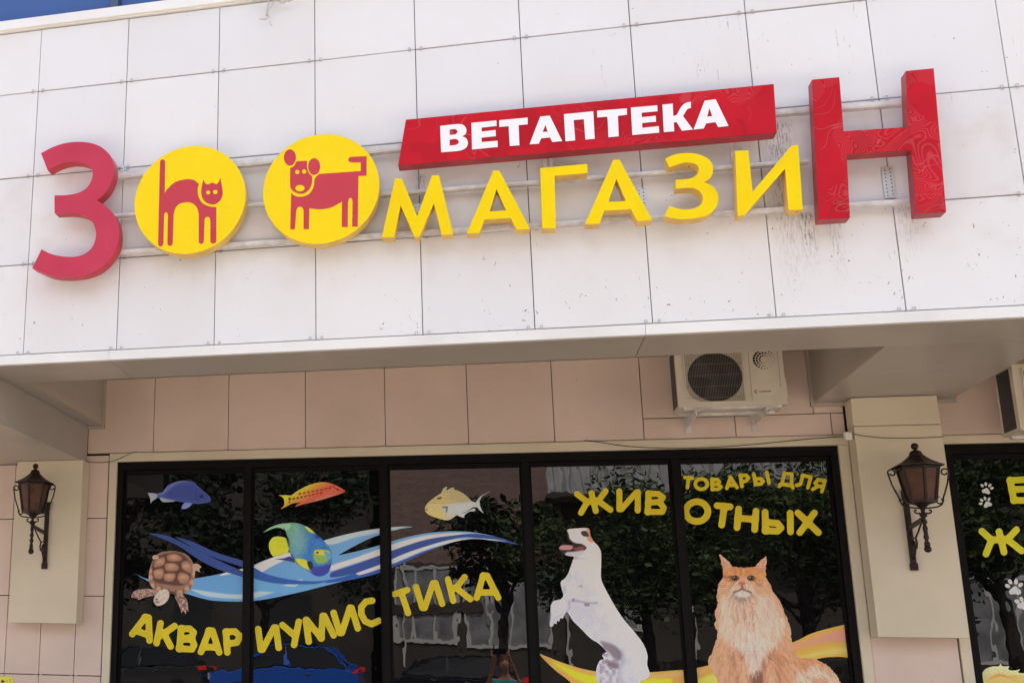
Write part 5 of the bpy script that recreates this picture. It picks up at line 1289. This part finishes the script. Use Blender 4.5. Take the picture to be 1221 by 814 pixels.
# parked cars
def car(x, y, m, label, h=1.5, L=4.25):
    e = empty('parked_car', (x, y, 0), label, 'car', 'cars parked across the street')
    W = .90; z0 = 0
    # side profile (x forward = -X), lofted with tumblehome
    kz = h/1.5; low = [(-L/2, .35), (-L/2, .62), (-L/2+.12, .78), (-L/2+1.0, .93), (L/2-.45, 1.0), (L/2-.06, .95), (L/2, .70), (L/2, .35)]
    low = [(a, b_ if b_ < .5 else b_*kz) for a, b_ in low]
    q = MB(); rows = []
    for (yy, sc_) in ((-W, .985), (-W*.97, 1.0), (-W*.5, 1.0), (0, 1.0), (W*.5, 1.0), (W*.97, 1.0), (W, .985)):
        pts = []
        for (a, b_) in low:
            pts.append((x+a*sc_*(1 if abs(yy) > W*.9 else 1.015), y+yy, z0+(b_ if b_ > .36 else .30)*(1 if abs(yy) < W*.9 or b_ < .6 else .965)))
        rows.append(len(q.v)); q.v += pts
    n = len(low)
    for a, b_ in zip(rows[:-1], rows[1:]):
        for k in range(n): k2 = (k+1) % n; q.f.append((a+k, a+k2, b_+k2, b_+k)); q.m.append(0)
    q.f.append(tuple(rows[0]+k for k in range(n))); q.m.append(0); q.f.append(tuple(rows[-1]+k for k in range(n))[::-1]); q.m.append(0)
    o = bevel(q.build('body', m, e), .05, 3)
    # greenhouse
    gh = [(-L/2+.95, .93*kz), (-L/2+1.65, h-.08), (-.1, h), (L/2-1.0, h-.04), (L/2-.30, .99*kz)]
    def cab(name, mm, wi, dz, ins):
        q = MB(); k = len(gh)
        for yy, t in ((-1, 0), (1, 0)):
            for (a, b_) in gh:
                ww = W*.93 if b_ < 1.2 else W*.72
                cx_ = a+(ins if a < 0 else -ins)*(0 if b_ < 1.2 else 1)
                q.v.append((x+cx_, y+yy*(ww+wi), z0+b_+dz*(1 if b_ > 1.2 else 0)))
        for i in range(k-1): q.f.append((i, i+1, k+i+1, k+i)); q.m.append(0)
        q.f.append(tuple(range(k))); q.m.append(0); q.f.append(tuple(range(k, 2*k))[::-1]); q.m.append(0)
        return q.build(name, mm, e)
    CG = MATS.get('car_glass') or mat('car_glass', (.01, .012, .014, 1), .05, spec=.7)
    cab('windows', CG, 0, -.02, .02)
    q = MB()
    rp = [(gh[i][0], gh[i][1]) for i in (1, 2, 3)]
    v = []
    for yy in (-W*.74, W*.74): v += [(x+a, y+yy, z0+b_) for a, b_ in rp]
    q.add(v+[(p[0], p[1], p[2]-.03) for p in v], [(0, 1, 4, 3), (1, 2, 5, 4), (6, 9, 10, 7), (7, 10, 11, 8), (0, 6, 7, 1), (1, 7, 8, 2), (3, 4, 10, 9), (4, 5, 11, 10), (0, 3, 9, 6), (2, 8, 11, 5)])
    for yy in (-1, 1):
        for (i, a2) in ((0, 1), (3, 4)):
            A = Vector((x+gh[i][0], y+yy*W*(.93 if i == 0 else .735), z0+gh[i][1])); B = Vector((x+gh[a2][0], y+yy*W*(.735 if a2 == 1 else .93), z0+gh[a2][1])); q.bar(A, B, .03, .03)
        q.bar((x+.1, y+yy*W*.735, z0+h-.02), (x+.15, y+yy*W*.935, z0+.96*kz), .02, .035)
    q.build('roof', m, e)
    TY = MATS.get('tyre') or mat('tyre', (.02, .02, .02, 1), .85); RM = MATS.get('rim') or mat('rim', (.45, .45, .46, 1), .35, .8)
    for wx_ in (-L/2+.78, L/2-.80):
        for sy in (-1, 1):
            q = MB(); q.lathe([(.20, -.10), (.31, -.10), (.325, -.07), (.325, .07), (.31, .10), (.20, .10)], (x+wx_, y+sy*(W-.09), z0+.325), 22, ax='y'); wh = q.build('wheel', TY, e)
            q = MB(); q.lathe([(.20, 0), (.19, .05*sy*0+.09), (.05, .075), (.001, .08)], (x+wx_, y+sy*(W-.09), z0+.325), 14, ax='y'); q.build('rim', RM, wh)
    TL = MATS.get('tail_light') or mat('tail_light', (.6, .01, .01, 1), .2)
    if 'tail_em' not in MATS:
        MATS['tail_em'] = 1; bb = TL.node_tree.nodes['Principled BSDF']; bb.inputs['Emission Color'].default_value = (1, .03, .02, 1); bb.inputs['Emission Strength'].default_value = 1.2
    for sy in (-1, 1): bx(e, 'tail_light', TL, x+L/2-.13, x+L/2+.02, y+sy*(W-.12)-.13, y+sy*(W-.12)+.125, z0+.86*kz, z0+.97*kz)
    for sy in (-1, 1): bx(e, 'headlight', MATS.get('headlamp') or mat('headlamp', (.7, .7, .7, 1), .1), x-L/2-.01, x-L/2+.12, y+sy*(W-.15)-.13, y+sy*(W-.15)+.13, z0+.60*kz, z0+.72*kz)
    for dx in (-.45, .55): bx(e, 'door_handle', RM, x+dx, x+dx+.16, y+W+.003, y+W+.02, z0+.82*kz, z0+.85*kz)
    return e
car(-3.25, -23, mat('blue_paint', (.03, .17, .85, 1), .2, .0, **{'Coat Weight': 1.}), 'bright blue hatchback with red tail lights, mirrored in the second pane', 1.74)
car(-7.7, -23.2, mat('charcoal_paint', (.05, .05, .055, 1), .25, **{'Coat Weight': 1.}), 'dark grey car behind the blue one, mirrored in the first pane', 1.6)
car(1.35, -22.6, mat('black_paint', (.018, .02, .03, 1), .2, **{'Coat Weight': 1.}), 'black car in front of the blue one, mirrored between the second and third panes', 1.5)

# ================================================================== THE PHOTOGRAPHER (mirrored low in the third pane)
SKIN = mat('skin', (.52, .27, .19, 1), .5, **{'Subsurface Weight': .0}); HAIR = mat('reddish_hair', (.16, .045, .025, 1), .6, bump=.6, bscale=90)
TEAL = mat('teal_cloth', (.07, .36, .40, 1), .85, bump=.3, bscale=60); JEAN = mat('dark_jeans', (.04, .05, .09, 1), .85)
px0, py0 = 2.80, -6.46
pe = empty('person', (px0, py0, 0), 'person in a teal shirt with reddish hair holding up a phone in both hands', 'person')
def skin(name, nodes, edges, m, sub=2, par=pe):
    me = bpy.data.meshes.new(name); me.from_pydata([n_[0] for n_ in nodes], edges, []); o = bpy.data.objects.new(name, me); C.objects.link(o); o.parent = par; me.materials.append(m)
    sk = o.modifiers.new('skin', 'SKIN'); sk.use_smooth_shade = True
    lay_ = me.skin_vertices[0].data
    for i, n_ in enumerate(nodes): r_ = n_[1]; lay_[i].radius = r_ if isinstance(r_, tuple) else (r_, r_)
    lay_[0].use_root = True
    s_ = o.modifiers.new('sub', 'SUBSURF'); s_.levels = sub; s_.render_levels = sub; return o
nd = [((0, 0, .84), (.13, .10)), ((0, 0, .98), (.125, .09)), ((0, -.01, 1.12), (.15, .10)), ((0, -.01, 1.23), (.13, .085)), ((0, 0, 1.30), (.055, .055)), ((0, .01, 1.35), (.05, .052)), ((0, .02, 1.41), (.062, .075)), ((0, .01, 1.48), (.075, .092)), ((0, .0, 1.535), (.05, .06))]
ed = [(i, i+1) for i in range(8)]
for s_ in (-1, 1):
    b0 = len(nd)
    nd += [((s_*.10, 0, .78), (.085, .09)), ((s_*.11, .01, .44), (.055, .06)), ((s_*.115, -.02, .26), (.052, .055)), ((s_*.12, -.02, .08), (.035, .04)), ((s_*.13, .10, .035), (.04, .025)),
           ((s_*.165, 0, 1.235), (.05, .05)), ((s_*.235, .07, 1.06), (.040, .040)), ((s_*.235-.0, .15, 1.16), (.038, .038)), ((s_*.13-.03, .30, 1.47), (.024, .020)), ((s_*.085-.045, .345, 1.56), (.030, .016))]
    ed += [(0, b0), (b0, b0+1), (b0+1, b0+2), (b0+2, b0+3), (b0+3, b0+4), (3, b0+5), (b0+5, b0+6), (b0+6, b0+7), (b0+7, b0+8), (b0+8, b0+9)]
body = skin('body', nd, ed, SKIN)
skin('shirt', [((0, 0, .90), (.145, .115)), ((0, 0, 1.0), (.145, .112)), ((0, -.01, 1.12), (.168, .118)), ((0, -.01, 1.235), (.140, .098)), ((0, -.004, 1.275), (.07, .066)),
               ((-.165, 0, 1.235), .064), ((-.21, .04, 1.12), .062), ((.165, 0, 1.235), .064), ((.21, .04, 1.12), .062)], [(0, 1), (1, 2), (2, 3), (3, 4), (3, 5), (5, 6), (3, 7), (7, 8)], TEAL)
skin('trousers', [((0, 0, .90), (.142, .11)), ((0, 0, .82), (.142, .115)), ((-.10, 0, .74), (.096, .10)), ((-.11, .01, .44), .07), ((-.118, -.02, .12), .058), ((.10, 0, .74), (.096, .10)), ((.11, .01, .44), .07), ((.118, -.02, .12), .058)],
     [(0, 1), (1, 2), (2, 3), (3, 4), (1, 5), (5, 6), (6, 7)], JEAN)
q = MB(); q.sphere((0, -.018, 1.497), .096, 16, sq=(.92, 1.0, .95)); q.sphere((0, -.07, 1.42), .07, 12, sq=(1, .7, 1.3)); o = q.build('hair', HAIR, None, smooth=True); o.parent = pe
q = MB(); [q.sphere((s_*.030, .088, 1.475), .011, 8) for s_ in (-1, 1)]; o = q.build('eyes', mat('eye_white', (.7, .7, .7, 1), .2), None, smooth=True); o.parent = pe
q = MB(); q.tube([(0, .088, 1.475), (0, .110, 1.445), (0, .098, 1.435)], [.008, .013, .009], 8); [q.sphere((s_*.075, .005, 1.46), .018, 8, sq=(.5, .8, 1.3)) for s_ in (-1, 1)]; o = q.build('nose_and_ears', SKIN, None, smooth=True); o.parent = pe
q = MB(); q.tube([(-.024, .086, 1.412), (0, .094, 1.410), (.024, .086, 1.412)], [.004, .007, .004], 6); o = q.build('mouth', mat('lips', (.42, .13, .11, 1), .4), None, smooth=True); o.parent = pe
for s_ in (-1, 1):
    for k in range(4):
        zf = 1.60+.0*s_+k*.020-.035; x_ = s_*.085-.062
        q = MB(); q.tube([(s_*.080-.048, .348, zf-.012), (x_+s_*.030-.0, .366+.004*k, zf), (x_+s_*.016, .378, zf+.006), (x_-s_*.012, .374, zf+.010)], [.010, .0095, .009, .007], 7)
        o = q.build('finger', SKIN, None, smooth=True); o.parent = pe
    q = MB(); q.tube([(s_*.080-.048, .340, 1.545), (s_*.070-.058, .345, 1.585), (s_*.050-.060, .349, 1.615)], [.012, .011, .009], 7); o = q.build('thumb', SKIN, None, smooth=True); o.parent = pe
q = MB(); q.box(-.078, .078, -.004, .004, -.037, .037); o = bevel(q.build('phone', mat('phone_black', (.015, .015, .018, 1), .2)), .003); o.location = (2.735, -6.102, 1.628)
tag(o, 'black phone held sideways in the photographer\'s raised hands', 'phone')
